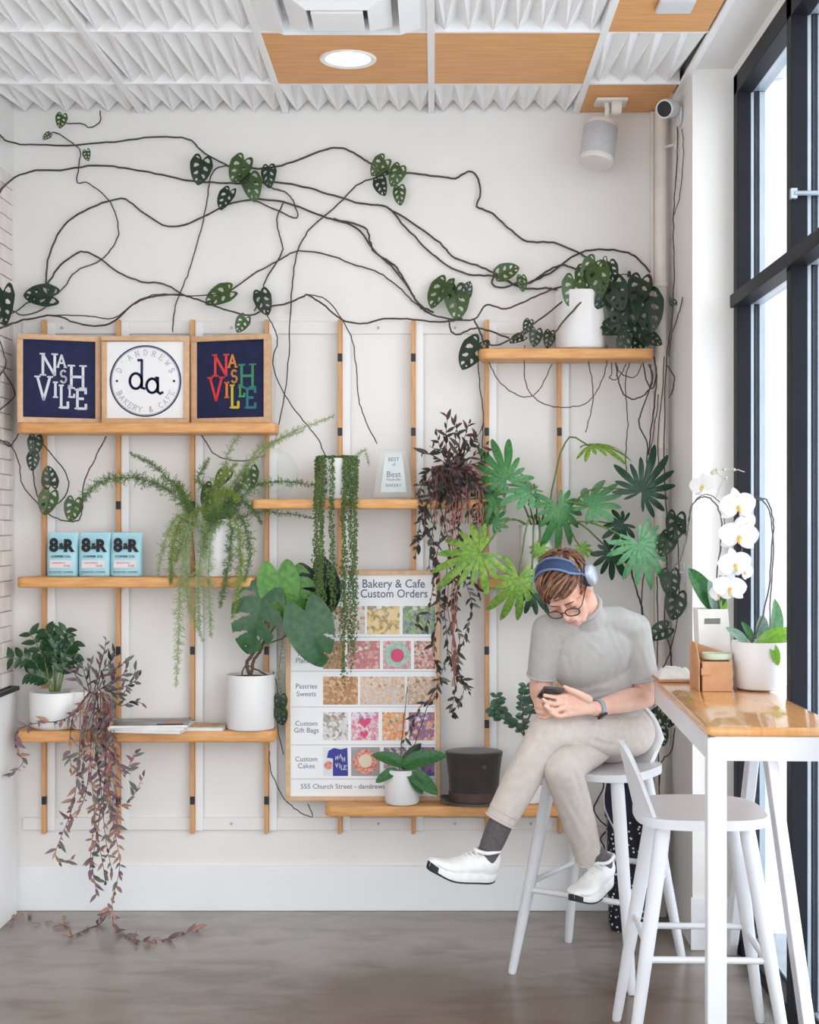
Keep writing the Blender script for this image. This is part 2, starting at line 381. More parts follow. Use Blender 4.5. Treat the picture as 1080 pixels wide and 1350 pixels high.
def shelf(key, p0, p1, yt, yb, label):
    a = W(p0, yt, SY0); b = W(p1, yb, SY0); SZ[key] = a.z
    r = .035; x0, x1 = a.x, b.x
    poly = [(x0+.02,SY1),(x0, SY0+.09)]+[(x0+r-r*math.cos(t), SY0+r-r*math.sin(t)) for t in np.linspace(.15, math.pi/2, 6)]
    poly += [(x1-r+r*math.sin(t), SY0+r-r*math.cos(t)) for t in np.linspace(0, math.pi/2-.15, 6)]+[(x1, SY0+.09),(x1-.02,SY1)]
    o = MB().prism(poly, b.z, a.z, 'z').build('shelf_board', 'shelf_wood', bevel=.007, segs=3, smooth=40)
    return tag(o, label, 'shelf', 'wooden wall shelves')
shelf('S1', 20, 365, 557, 571, 'wooden shelf board carrying the three framed prints')
shelf('S2', 20, 337, 761, 775, 'wooden shelf board carrying the blue coffee bags')
shelf('S3', 18, 363, 964, 979, 'wooden shelf board carrying the magazines and large split-leaf plant')
shelf('S4', 330, 668, 658, 671, 'wooden shelf board carrying the string-of-pearls pot and clear award')
shelf('S5', 632, 863, 459, 473, 'wooden shelf board carrying the tall white pot of the wall vine')
shelf('S6', 630, 760, 763, 776, 'wooden shelf board under the finger-leaved philodendron')
shelf('S7', 428, 752, 1063, 1077, 'wooden shelf board carrying the top hat')

# ------------------------------------------------------------------ stroke lettering with slab serifs
def arc(cx, cy, rx, ry, a0, a1, n=10): return [(cx+rx*math.cos(math.radians(a0+(a1-a0)*i/n)), cy+ry*math.sin(math.radians(a0+(a1-a0)*i/n))) for i in range(n+1)]
GL = {  # strokes in a unit box, then serif bars (x centre, y, half width)
 'N': ([[(.15,0),(.15,1)],[(.12,1),(.85,0)],[(.85,0),(.85,1)]], [(.15,0,.17),(.12,1,.14),(.85,1,.17)]),
 'A': ([[(.12,0),(.5,1)],[(.5,1),(.88,0)],[(.27,.35),(.73,.35)]], [(.12,0,.14),(.88,0,.14)]),
 'S': ([arc(.5,.74,.33,.26,40,250,12)+arc(.5,.26,.36,.26,75,-150,14)], []),
 'H': ([[(.18,0),(.18,1)],[(.82,0),(.82,1)],[(.18,.5),(.82,.5)]], [(.18,0,.18),(.18,1,.18),(.82,0,.18),(.82,1,.18)]),
 'V': ([[(.12,1),(.5,0)],[(.5,0),(.88,1)]], [(.12,1,.16),(.88,1,.16)]),
 'I': ([[(.5,0),(.5,1)]], [(.5,0,.32),(.5,1,.32)]),
 'L': ([[(.25,0),(.25,1)],[(.25,0),(.92,0)],[(.92,0),(.92,.25)]], [(.25,1,.22),(.15,0,.12)]),
 'E': ([[(.22,0),(.22,1)],[(.22,0),(.92,0)],[(.22,.52),(.7,.52)],[(.22,1),(.9,1)],[(.92,0),(.92,.22)],[(.9,1),(.9,.8)]], [(.15,0,.13),(.15,1,.13)]),
 'D': ([[(.2,0),(.2,1)],[(.2,1),(.5,1)]+arc(.5,.5,.4,.5,90,-90,12)+[(.2,0)]], [(.15,0,.13),(.15,1,.13)]),
 'R': ([[(.2,0),(.2,1)],[(.2,1),(.55,1)]+arc(.55,.75,.3,.25,90,-90,10)+[(.2,.5)],[(.5,.5),(.88,0)]], [(.2,0,.18),(.15,1,.13),(.9,0,.1)]),
 'W': ([[(.05,1),(.28,0)],[(.28,0),(.5,.8)],[(.5,.8),(.72,0)],[(.72,0),(.95,1)]], [(.05,1,.12),(.95,1,.12)]),
 'B': ([[(.2,0),(.2,1)],[(.2,1),(.5,1)]+arc(.5,.76,.3,.24,90,-90,8)+[(.2,.52)],[(.2,.52),(.52,.52)]+arc(.52,.26,.36,.26,90,-90,8)+[(.2,0)]], [(.15,0,.12),(.15,1,.12)]),
 'K': ([[(.2,0),(.2,1)],[(.85,1),(.2,.4)],[(.4,.58),(.88,0)]], [(.2,0,.17),(.2,1,.17),(.85,1,.14),(.88,0,.14)]),
 'Y': ([[(.1,1),(.5,.48)],[(.9,1),(.5,.48)],[(.5,.48),(.5,0)]], [(.1,1,.14),(.9,1,.14),(.5,0,.2)]),
 'C': ([arc(.52,.5,.4,.5,45,315,16)], []),
 'F': ([[(.22,0),(.22,1)],[(.22,1),(.9,1)],[(.22,.52),(.7,.52)],[(.9,1),(.9,.8)]], [(.22,0,.2),(.15,1,.12)]),
 '&': ([[(.9,.0),(.3,.72)]+arc(.45,.82,.17,.17,200,0,8)+[(.5,.58),(.25,.4)]+arc(.4,.22,.26,.22,150,300,8)+[(.85,.4)]], []),
 "'": ([[(.5,1),(.45,.75)]], []),
 'd': ([arc(.40,.27,.28,.27,0,360,20),[(.68,1),(.68,.04)],[(.68,.04),(.82,.0)],[(.68,1),(.50,1)]], []),
 'a': ([arc(.42,.30,.30,.27,0,360,20),[(.72,.6),(.72,.06)],[(.72,.06),(.84,.0),(.98,.05)],[(.72,.6),(.60,.60)]], []),
}
def glyph(mb, ch, x0, y0, w, h, t, M, ser=None):   # M maps (x, y) of the print to 3D
    st, se = GL[ch]; t2 = t/2; ser = t*.62 if ser is None else ser
    def bar(p, q, hw):
        p, q = V((p[0],p[1],0)), V((q[0],q[1],0)); d = (q-p)
        if d.length < 1e-9: return
        d.normalize(); n = V((-d.y,d.x,0))*hw; p = p-d*hw*.5; q = q+d*hw*.5
        c = [p+n, p-n, q-n, q+n]
        mb.add([M @ V((a.x,a.y,z)) for z in (0,.0015) for a in c], [(0,3,2,1),(4,5,6,7),(0,1,5,4),(1,2,6,5),(2,3,7,6),(3,0,4,7)])
    for s in st:
        for a, b in zip(s, s[1:]): bar((x0+a[0]*w, y0+a[1]*h), (x0+b[0]*w, y0+b[1]*h), t2)
    for (cx, cy, hw) in se:
        if ser > 0: bar((x0+(cx-hw)*w, y0+cy*h), (x0+(cx+hw)*w, y0+cy*h), ser/2)

# ------------------------------------------------------------------ three framed prints
def print_frame(pl, pr, label, mprint):
    # pl, pr: bottom left and bottom right corners; square frame standing on the shelf
    w = (pr-pl); L = w.length; x = w.normalized(); z = V((0,0,1)); n = x.cross(z)     # n faces the room
    t = thing('framed_print', label, 'picture', (pl+pr)/2, 0, 'framed prints on the top left shelf')
    H = .363; fw = .022
    R = Matrix((x, z, n)).transposed().to_4x4(); M = Matrix.Translation(pl) @ R       # print coordinates: x right, y up, z to the room
    fr = MB()
    for a, b, c, d in ((0,0,L,fw),(0,H-fw,L,H),(0,fw,fw,H-fw),(L-fw,fw,L,H-fw)):
        vs = [M @ V((i,j,k)) for k in (-.028,.0) for i, j in ((a,b),(c,b),(c,d),(a,d))]
        fr.add(vs, [(3,2,1,0),(4,5,6,7),(0,1,5,4),(1,2,6,5),(2,3,7,6),(3,0,4,7)])
    fr.build('frame', 'frame_wood', t, bevel=.0015, segs=1)
    pn = MB(); vs = [M @ V((i,j,k)) for k in (-.022,-.010) for i, j in ((fw*.7,fw*.7),(L-fw*.7,fw*.7),(L-fw*.7,H-fw*.7),(fw*.7,H-fw*.7))]
    pn.add(vs, [(3,2,1,0),(4,5,6,7),(0,1,5,4),(1,2,6,5),(2,3,7,6),(3,0,4,7)])
    p = pn.build('print', mprint, t)
    return t, p, M @ Matrix.Translation((0,0,-.0098)), L, H
zs = SZ['S1']+.001
def sp(px, Y): v = W(px, 600, Y); return V((v.x, Y, zs))
NASH = [('N',150,208,388,460),('A',205,240,390,432),('S',216,242,443,484),('H',245,308,425,502),('V',133,190,466,545),('I',190,213,484,535),('L',213,247,494,570),('L',245,268,494,533),('E',268,310,507,572)]
def nashville(p, M, L, H, mats):
    for i, (ch, a, b, c, d) in enumerate(NASH):
        fx = lambda v: (v-72)/(358-72)*L; fy = lambda v: H-(v-322)/(625-322)*H
        mb = MB(); big = (d-c) > 45
        glyph(mb, ch, fx(a), fy(d), fx(b)-fx(a), fy(c)-fy(d), .0105 if big else .008, M)
        mb.build('letter', mats[i], p)
t, p, M, L, H = print_frame(sp(23,5.975), sp(133,6.085), 'framed navy print with white stacked lettering NASHVILLE', 'print_navy'); nashville(p, M, L, H, ['ink_white']*9)
rb = [(232,70,70),(238,150,60),(240,170,60),(70,150,110),(226,60,60),(236,130,50),(220,200,60),(90,170,90),(60,130,140)]
for i, c in enumerate(rb): mat('ink_rainbow_%d' % i, c, .7)
t, p, M, L, H = print_frame(sp(252,6.085), sp(354,5.975), 'framed navy print with rainbow stacked lettering NASHVILLE', 'print_navy'); nashville(p, M, L, H, ['ink_rainbow_%d' % i for i in range(9)])
t, p, M, L, H = print_frame(sp(133.5,6.06), sp(249,6.06), 'framed white print with a navy ring emblem and two round letters', 'print_white')
cx, cy, R0 = L/2, H/2-.004, .148
for r0, r1 in ((R0-.006, R0), (R0-.0095, R0-.008)):
    rg = MB(); n = 96; vs = []; fs = []
    for k in range(n):
        a = 2*math.pi*k/n
        vs += [M @ V((cx+r*math.cos(a), cy+r*math.sin(a), z)) for r in (r0, r1) for z in (0,.001)]
    for k in range(n):
        q = k*4; s = ((k+1) % n)*4; fs += [(q+1,q+3,s+3,s+1),(q,q+1,s+1,s),(q+2,s+2,s+3,q+3)]
    rg.add(vs, fs); rg.build('ring', 'ink_navy', p)
mb = MB(); glyph(mb, 'd', cx-.075, cy-.032, .088, .118, .0105, M); mb.build('letter', 'ink_navy', p)
mb = MB(); glyph(mb, 'a', cx-.005, cy-.052, .078, .108, .0105, M); mb.build('letter', 'ink_navy', p)
def ring_text(s, a0, a1, top):
    for i, ch in enumerate(s):
        if ch == ' ': continue
        a = math.radians(a0+(a1-a0)*i/(len(s)-1)); r = R0-.03
        rot = a-math.pi/2 if top else a+math.pi/2
        MM = M @ Matrix.Translation((cx+r*math.cos(a), cy+r*math.sin(a), 0)) @ Matrix.Rotation(rot, 4, 'Z')
        mb = MB(); glyph(mb, ch, -.009, -.011, .018, .022, .002, MM); mb.build('letter', 'ink_grey', p)
ring_text("D'ANDREWS", 158, 22, True); ring_text('BAKERY & CAFE', 205, 335, False)
for sx_ in (-1, 1):
    d = MB(); d.lathe([(0,.001),(.005,.001),(.005,0)], (0,0,0), 14); d.v = [tuple(M @ (V(v)+V((cx+sx_*(R0-.03),cy,0)))) for v in d.v]; d.build('dot', 'ink_navy', p)

# ------------------------------------------------------------------ big framed menu poster
PY = 6.085
a = W(377, 752, PY); b = W(580.5, 1056, PY)
pt = thing('framed_poster', 'tall framed bakery menu poster with rows of food photographs', 'poster', ((a.x+b.x)/2, PY, b.z))
fw = .018; fr = MB()
for x0, z0, x1, z1 in ((a.x,b.z,b.x,b.z+fw),(a.x,a.z-fw,b.x,a.z),(a.x,b.z+fw,a.x+fw,a.z-fw),(b.x-fw,b.z+fw,b.x,a.z-fw)): fr.box((x0,PY,z0),(x1,PY+.03,z1))
fr.build('frame', 'frame_wood', pt, bevel=.0015, segs=1)
pp = MB().box((a.x+fw*.6,PY+.010,b.z+fw*.6),(b.x-fw*.6,PY+.022,a.z-fw*.6)).build('print', 'print_white', pt)
def on_poster(px, py): return W(px, py, PY+.0095)
TM = Matrix.Rotation(math.pi/2, 4, 'X')
def put_text(s, px, py, size, m, par=pp, Y=PY+.0095, align='CENTER', bold=0, rx=1):
    return link('lettering', text_mesh(s, size, .0003, align, bold), m, par, Matrix.Translation(W(px,py,Y)) @ TM @ Matrix.Diagonal((rx,1,1,1)))
put_text("D'Andrews Bakery & Cafe", 484, 770, .049, 'ink_slate', bold=.0004, rx=.92); put_text('Catering and Custom Orders', 482, 783, .049, 'ink_slate', bold=.0004, rx=.88)
for s, y in (('Breakfast',828),('Pastry',862),('Platters',871),('Pastries',905),('Sweets',915),('Custom',954),('Gift Bags',963),('Custom',1001),('Cakes',1010)): put_text(s, 404, y, .029, 'ink_slate')
put_text('555 Church Street - dandrewsbakery', 396, 1037, .0285, 'ink_slate', align='LEFT'); put_text('4934', 570, 1037, .029, 'ink_slate', align='RIGHT')
for y in (840, 885, 932, 982, 1027):
    q = on_poster(384, y); r = on_poster(574, y); MB().box((q.x,q.y-.0004,q.z-.0012),(r.x,q.y+.001,q.z+.0012)).build('rule', 'ink_grey', pp)
def photo_mat(name, cols, scale, warp=.4):
    m = bpy.data.materials.new(name); m.use_nodes = True; nt = m.node_tree; p = nt.nodes['Principled BSDF']; p.inputs['Roughness'].default_value = .5
    tc = nt.nodes.new('ShaderNodeTexCoord'); vo = nt.nodes.new('ShaderNodeTexVoronoi'); vo.feature = 'SMOOTH_F1'; vo.inputs['Smoothness'].default_value = .55; vo.inputs['Scale'].default_value = scale*1.7
    nz = nt.nodes.new('ShaderNodeTexNoise'); nz.inputs['Scale'].default_value = scale*4; nz.inputs['Detail'].default_value = 3
    nt.links.new(tc.outputs['Object'], vo.inputs['Vector']); nt.links.new(tc.outputs['Object'], nz.inputs['Vector'])
    mx = nt.nodes.new('ShaderNodeMath'); mx.operation = 'MULTIPLY_ADD'; mx.inputs[1].default_value = warp; nt.links.new(nz.outputs[0], mx.inputs[0])
    sp_ = nt.nodes.new('ShaderNodeSeparateColor'); nt.links.new(vo.outputs['Color'], sp_.inputs[0]); nt.links.new(sp_.outputs[0], mx.inputs[2])
    sb = nt.nodes.new('ShaderNodeMath'); sb.operation = 'SUBTRACT'; sb.inputs[1].default_value = warp/2; nt.links.new(mx.outputs[0], sb.inputs[0])
    cr = nt.nodes.new('ShaderNodeValToRGB'); cr.color_ramp.interpolation = 'LINEAR'
    while len(cr.color_ramp.elements) < len(cols): cr.color_ramp.elements.new(.5)
    for i, c in enumerate(cols): cr.color_ramp.elements[i].position = i/(len(cols)-1); cr.color_ramp.elements[i].color = lin([x*.8+46 for x in c])
    nt.links.new(sb.outputs[0], cr.inputs[0]); nt.links.new(cr.outputs[0], p.inputs['Base Color']); MATS[name] = m
    return name
PH = [  # x0,y0,x1,y1, colours, scale
 (437,799,481,836,[(206,196,190),(236,226,214),(180,120,80),(160,166,180)],40),(484,799,527,836,[(232,214,176),(240,196,110),(120,110,70),(240,236,230)],34),(531,799,574,836,[(60,70,140),(150,180,120),(90,120,70),(220,220,200)],36),
 (426,845,455,882,[(90,60,46),(190,140,80),(120,90,60),(230,200,150)],60),(458,845,501,882,[(214,180,170),(200,80,90),(170,120,110),(240,220,210)],46),(505,845,542,882,[(160,196,176),(220,90,110),(236,200,200),(120,160,140)],46),(546,845,574,882,[(120,80,70),(200,120,110),(230,200,190),(90,60,50)],60),
 (426,892,472,929,[(190,130,80),(150,90,50),(226,176,120),(120,70,40)],46),(475,892,534,929,[(205,206,214),(214,170,130),(230,210,190),(180,120,90)],50),(537,892,574,929,[(214,200,186),(180,130,96),(226,206,180),(150,100,70)],40),
 (426,939,459,976,[(200,196,196),(236,230,226),(120,110,110),(214,190,160)],44),(463,939,499,976,[(236,226,226),(214,70,120),(240,236,236),(150,130,180)],40),(504,939,535,976,[(236,226,210),(230,110,50),(240,190,120),(120,110,120)],50),(539,939,573,976,[(220,200,160),(170,60,70),(80,90,160),(236,226,206)],44),
 (426,985,459,1023,[(230,230,234),(226,228,234),(232,232,236)],20),(463,985,501,1023,[(150,146,144),(140,138,138),(160,156,154)],30),(506,985,536,1023,[(110,70,130),(220,180,140),(60,60,130),(230,210,180)],40),(539,985,573,1023,[(50,56,140),(70,76,170),(210,90,90),(60,60,120)],40)]
for i, (x0,y0,x1,y1,cs,scl) in enumerate(PH):
    q = on_poster(x0,y1); r = on_poster(x1,y0)
    MB().box((q.x,q.y-.0003,q.z),(r.x,q.y+.002,r.z)).build('photo', photo_mat('photo_%d' % i, cs, scl), pp)
mat('shirt_blue', (62,70,160), .7); mat('cake_red', (206,84,78), .7, (236,190,170), 90); mat('cake_cream', (240,226,200), .7); mat('pink', (224,90,130), .7); mat('plate_green', (150,190,176), .7, (190,214,204), 60)
def disc(px, py, r, m, dy=0):
    q = on_poster(px,py); MB().lathe([(0,0),(r,0),(r,.001)], (q.x,q.y-.0012-dy,q.z), 28, Matrix.Rotation(math.pi/2,3,'X')).build('motif', m, pp)
disc(482,1004,.052,'cake_red'); disc(482,1003,.028,'cake_cream',.0006); disc(523.5,863,.052,'plate_green'); disc(524,864,.028,'pink',.0006); disc(433,1009,.018,'cake_red')
def flat_poly(pts, m, dy=.0008):
    Q = [on_poster(*p) for p in pts]; MB().prism([(p.x,p.z) for p in Q], Q[0].y-dy, Q[0].y+.0008).build('motif', m, pp)
flat_poly([(433,990),(440,986),(449,988),(458,986),(459,1023),(439,1023),(439,1000),(431,999)], 'shirt_blue')
for cx_, cy_, k in ((481,952,8),(480,968,5.5)):
    flat_poly([(cx_+k*1.0*math.sin(t)**3, cy_-k*(13*math.cos(t)-5*math.cos(2*t)-2*math.cos(3*t)-math.cos(4*t))/16) for t in np.linspace(0,2*math.pi,22)[:-1]], 'pink')
for ch, x, y in (('N',444,999),('A',449,997),('S',449,1003),('H',453,1001),('V',444,1009),('I',448,1010),('L',451,1012),('E',455,1012)):
    q = on_poster(x,y); mb = MB(); glyph(mb, ch, -.006, -.008, .013, .017, .003, Matrix.Translation((q.x,q.y-.001,q.z)) @ TM, 0); mb.build('letter', 'ink_white', pp)
# ------------------------------------------------------------------ high table by the window
TH = 1.07
FL, BL = V((.748,4.03,0)), V((.7985,5.36,0)); dl_ = (BL-FL).normalized(); dr = V((dl_.y,-dl_.x,0))
TW_ = .40; FR, BR = FL+dr*(XW-.012-FL.x), BL+dr*(XW-.016-BL.x)
tb = thing('high_table', 'narrow high bar table with wooden top and white legs along the window', 'table', ((FL.x+BR.x)/2, 4.7, 0))
def rounded(pts, r, n=5):
    out = []; m = len(pts)
    for i in range(m):
        p, a, b = V(pts[i]), V(pts[i-1]), V(pts[(i+1) % m]); u, w = (a-p).normalized(), (b-p).normalized()
        for k in range(n+1):
            t = k/n; q0 = p+u*r; q1 = p+w*r; out.append(tuple((q0*(1-t)**2+p*2*t*(1-t)+q1*t*t))[:2])
    return out
MB().prism(rounded([FL,FR,BR,BL], .03), TH-.026, TH, 'z').build('table_top', 'table_wood', tb, bevel=.009, segs=3, smooth=40)
ap = MB(); e = .006
c4 = [FL+dr*e+dl_*e, FR-dr*e+dl_*e, BR-dr*e-dl_*e, BL+dr*e-dl_*e]
for i in range(4):
    p, q = c4[i], c4[(i+1) % 4]; d = (q-p).normalized(); n = V((-d.y,d.x,0))
    ap.obox((p+q)/2+n*.01+V((0,0,TH-.026-.033)), (q-p)/2, n*.01, (0,0,.033))
ap.build('apron', 'white_paint', tb)
def leg_box(p): return MB().obox(p+V((0,0,(TH-.03)/2)), dr*.0265, dl_*.0265, (0,0,(TH-.03)/2)).build('leg', 'white_paint', tb, bevel=.004)
leg_box(c4[0]+dr*.024+dl_*.024); leg_box(c4[1]-dr*.026+dl_*.024)
for yt, yb_ in ((4.90,5.575),(4.86,4.37)):      # splayed legs on the window side
    p, q = V((1.085,yt,TH-.03)), V((1.128,yb_,.0)); d = (q-p); n = d.cross(V((1,0,0))).normalized()
    MB().obox((p+q)/2+V((0,0,.012)), d/2, V((.018,0,0)), n*.032).build('leg', 'white_paint', tb, bevel=.004)

# ------------------------------------------------------------------ bar stools
def stool(label, loc, rz):
    t = thing('bar_stool', label, 'stool', loc, rz, 'white bar stools at the window table')
    zs_ = .75                                     # local +X faces forward, backrest on -X
    # dished seat, rounded square, slightly wider at the front
    mb = MB(); n = 40; m = 8; vs = []; fs = []
    def rim(a):
        c, s = math.cos(a), math.sin(a); k = (abs(c)**3.2+abs(s)**3.2)**(-1/3.2); return V((.20*c*k, .215*s*k, 0))
    for side in (0, 1):
        for j in range(m+1):
            f = j/m
            for i in range(n):
                p = rim(2*math.pi*i/n)*f; e_ = f**4
                if side == 0: z = zs_-.020+.016*f*f+.006*(p.y/.2)**2-.006*e_
                else: z = zs_-.046+.012*f**5
                vs.append((p.x, p.y, z))
    for side in (0, 1):
        b = side*(m+1)*n
        for j in range(m):
            for i in range(n):
                q = (b+j*n+i, b+j*n+(i+1) % n, b+(j+1)*n+(i+1) % n, b+(j+1)*n+i); fs.append(q if side == 0 else q[::-1])
    b = (m+1)*n
    for i in range(n): fs.append((m*n+i, m*n+(i+1) % n, b+m*n+(i+1) % n, b+m*n+i))
    mb.add(vs, fs); mb.build('seat', 'white_paint', t, local=True, smooth=50, merge=True)
    # curved low backrest, leaning out
    br = MB(); vs = []; fs = []; na, nz = 16, 8
    for k, off in ((0,0),(1,.016)):
        for j in range(nz+1):
            f = j/nz
            for i in range(na+1):
                a = math.radians(-40+80*i/na); edge = (abs(i-na/2)/(na/2))**2.6
                h = (.225*f)*(1-.55*edge)+.0; r = .175+off+.055*f
                vs.append((-r*math.cos(a)*1.02+.0, (r+.03)*math.sin(a)*1.02, zs_-.022+h-.012*(1-f)))
    N = (na+1)*(nz+1)
    for j in range(nz):
        for i in range(na):
            q = j*(na+1)+i; fs += [(q, q+1, q+na+2, q+na+1), (N+q, N+q+na+1, N+q+na+2, N+q+1)]
    for i in range(na): fs += [(i, N+i, N+i+1, i+1), (nz*(na+1)+i, nz*(na+1)+i+1, N+nz*(na+1)+i+1, N+nz*(na+1)+i)]
    for j in range(nz):
        q = j*(na+1); fs += [(q, q+na+1, N+q+na+1, N+q)]; q += na; fs += [(q, N+q, N+q+na+1, q+na+1)]
    br.add(vs, fs); br.build('backrest', 'white_paint', t, local=True, smooth=60)
    tops, feet = {}, {}
    for sx in (-1, 1):
        for sy in (-1, 1):
            p = V((sx*.125, sy*.13, zs_-.035)); q = V((sx*.235, sy*.235, 0)); tops[sx,sy], feet[sx,sy] = p, q
            MB().tube([p, p.lerp(q,.06), p.lerp(q,.45), p.lerp(q,.98), q], [.023,.0245,.0225,.0155,.0135], 14).build('leg', 'white_paint', t, local=True, smooth=50)
    def at(k, z): p, q = tops[k], feet[k]; return p.lerp(q, (p.z-z)/(p.z-q.z))
    for a, b_, z in (((-1,-1),(1,-1),.325),((-1,1),(1,1),.325),((-1,-1),(-1,1),.36),((1,-1),(1,1),.30)):
        MB().tube([at(a,z), at(b_,z)], .0105, 10).build('rung', 'white_paint', t, local=True, smooth=50)
    return t
stool('white bar stool on which the person with headphones sits', (.605,5.40,0), math.radians(239))
stool('empty white bar stool tucked under the high table', (.825,4.575,0), math.radians(-2))

# ------------------------------------------------------------------ pots
def pot(parent, c, r0, r1, h, m='white_ceramic', wall=.008, soil=.02, bev=.008, n=44, name='pot'):
    o = MB().lathe([(0,0),(r0-bev,0),(r0-bev*.3,bev*.3),(r0,bev),(r1,h-.004),(r1-.002,h),(r1-wall+.002,h),(r1-wall,h-.004),(r1-wall-.001,h-soil-.01),(0,h-soil-.01)], c, n).build(name, m, parent, smooth=40)
    MB().lathe([(0,h-soil+.004),((r1-wall)*.6,h-soil+.003),(r1-wall-.001,h-soil),(r1-wall-.0015,h-soil-.008),(0,h-soil-.008)], c, 24).build('soil', 'soil', parent, smooth=60)
    return o
# ------------------------------------------------------------------ coffee bags
mat('bag_blue', (176,222,232), .55, (166,214,226), 10, bump=.1, bscale=14); mat('label_pink', (240,226,228), .6); mat('ink_rose', (216,150,160), .7)
for i, (x0, x1) in enumerate(((61,102),(103,145),(145,187))):
    p0, p1 = W(x0,0,6.02), W(x1,0,6.02); z0 = SZ['S2']+.001; hgt = W(0,702,6.02).z-z0; w = p1.x-p0.x; cx = (p0.x+p1.x)/2
    t = thing('coffee_bag', ['pale blue coffee bag beside the left upright, first of three', 'pale blue coffee bag between two other coffee bags', 'pale blue coffee bag next to the hanging fern'][i], 'bag', (cx,6.05,z0), 0, 'coffee bags on the shelf')
    mb = MB(); vs = []; fs = []; prof = [(0,.030,.96),(.03,.036,1.0),(.35,.038,1.0),(.65,.032,.99),(.85,.016,.985),(.93,.005,.98),(1.0,.003,.985)]; nn = 16
    for (f, d, ww) in prof:
        for k in range(nn):
            a = 2*math.pi*k/nn; c_, s_ = math.cos(a), math.sin(a); e = .42
            vs.append((cx+w/2*ww*math.copysign(abs(c_)**e, c_), 6.045+d*math.copysign(abs(s_)**.7, s_), z0+hgt*f+rnd.uniform(-.001,.001)))
    for j in range(len(prof)-1):
        for k in range(nn): fs.append((j*nn+k, j*nn+(k+1) % nn, (j+1)*nn+(k+1) % nn, (j+1)*nn+k))
    fs += [tuple(range(nn-1,-1,-1)), tuple((len(prof)-1)*nn+k for k in range(nn))]
    mb.add(vs, fs); body = mb.build('bag_body', 'bag_blue', t, smooth=50)
    def bt(s, dx, f, size, m, bold=0, rx=1, Y=6.006): return link('lettering', text_mesh(s, size, .0006, 'CENTER', bold), m, t, Matrix.Translation((cx+dx, Y-(.0 if f < .6 else -.002), z0+hgt*f)) @ TM @ Matrix.Diagonal((rx,1,1,1)))
    bt('8', -.030, .70, .074, 'ink_black', .0035, .95, 6.005); bt('R', .030, .69, .068, 'ink_black', .0035, .95, 6.005); bt('&', .002, .685, .034, 'ink_black', .0012, 1, 6.003)
    bt('COFFEE CO.', 0, .455, .0125, 'ink_black', .0002, 1.2); bt('ROASTED COFFEE', 0, .10, .011, 'ink_slate', 0, 1.1, 6.008)
    MB().box((cx-w*.36,6.0055,z0+hgt*.20),(cx+w*.36,6.0075,z0+hgt*.37)).build('label', 'label_pink', t)
    bt('NASHVILLE', -.008, .31, .011, 'ink_rose', 0, 1, 6.0045); bt('12 OZ', .024, .245, .010, 'ink_slate', 0, 1, 6.0045)

# ------------------------------------------------------------------ magazines and book on the third shelf
z3 = SZ['S3']+.0005
mat('cover_grey', (150,150,150), .35, (90,92,96), 9); mat('cover_tan', (208,190,160), .5, (150,140,110), 18); mat('page_white', (232,230,228), .7)
mg = [(0,.30,.21,-9,.013,'page_white','bottom magazine of the loose pile on the shelf'),(.013,.31,.21,-3,.011,'page_white','middle magazine of the loose pile on the shelf'),(.024,.31,.215,5,.009,'cover_grey','dark-covered magazine lying on top of the loose pile')]
for dz, w, d, rz, hh, m, lb in mg:
    c = W(200, 960, 6.0); t = thing('magazine', lb, 'magazine', (c.x, 5.985, z3+dz), math.radians(rz), 'magazines on the shelf')
    mb = MB(); n = 10; vs = []; fs = []
    for i in range(n+1):
        x = -w/2+w*i/n; sag = .0 if i < 8 else -.0
        for y, zz in ((-d/2,0),(d/2,0),(d/2,hh*.85),(-d/2,hh*.85)): vs.append((x, y+.02, zz+.0))
    for i in range(n):
        for k in range(4): fs.append((i*4+k, i*4+(k+1) % 4, i*4+4+(k+1) % 4, i*4+4+k))
    fs += [(3,2,1,0), tuple(n*4+k for k in range(4))]
    mb.add(vs, fs); mb.build('pages', 'page_white', t, local=True)
    MB().box((-w/2-.001,-d/2+.019,hh*.85),(w/2+.001,d/2+.021,hh)).build('cover', m, t, local=True)
    if m == 'cover_grey': MB().box((w*.18,-d/2+.03,hh),(w*.42,-d/2+.11,hh+.0006)).build('cover_picture', 'kraft', t, local=True); MB().box((w*.10,-d/2+.021,hh+.0002),(w*.44,-d/2+.05,hh+.001)).build('cover_band', 'ink_black', t, local=True)
c = W(272, 960, 6.03); t = thing('book', 'small pale book with a tan cover lying beside the magazines', 'book', (c.x, 6.03, z3), math.radians(-4))
MB().box((-.08,-.062,0),(.08,.062,.014)).build('pages', 'page_white', t, local=True); MB().box((-.082,-.064,.014),(.082,.064,.017)).build('cover', 'cover_tan', t, local=True)
MB().box((-.05,-.064,.0171),(.05,.04,.0178)).build('cover_picture', 'photo_7', t, local=True)

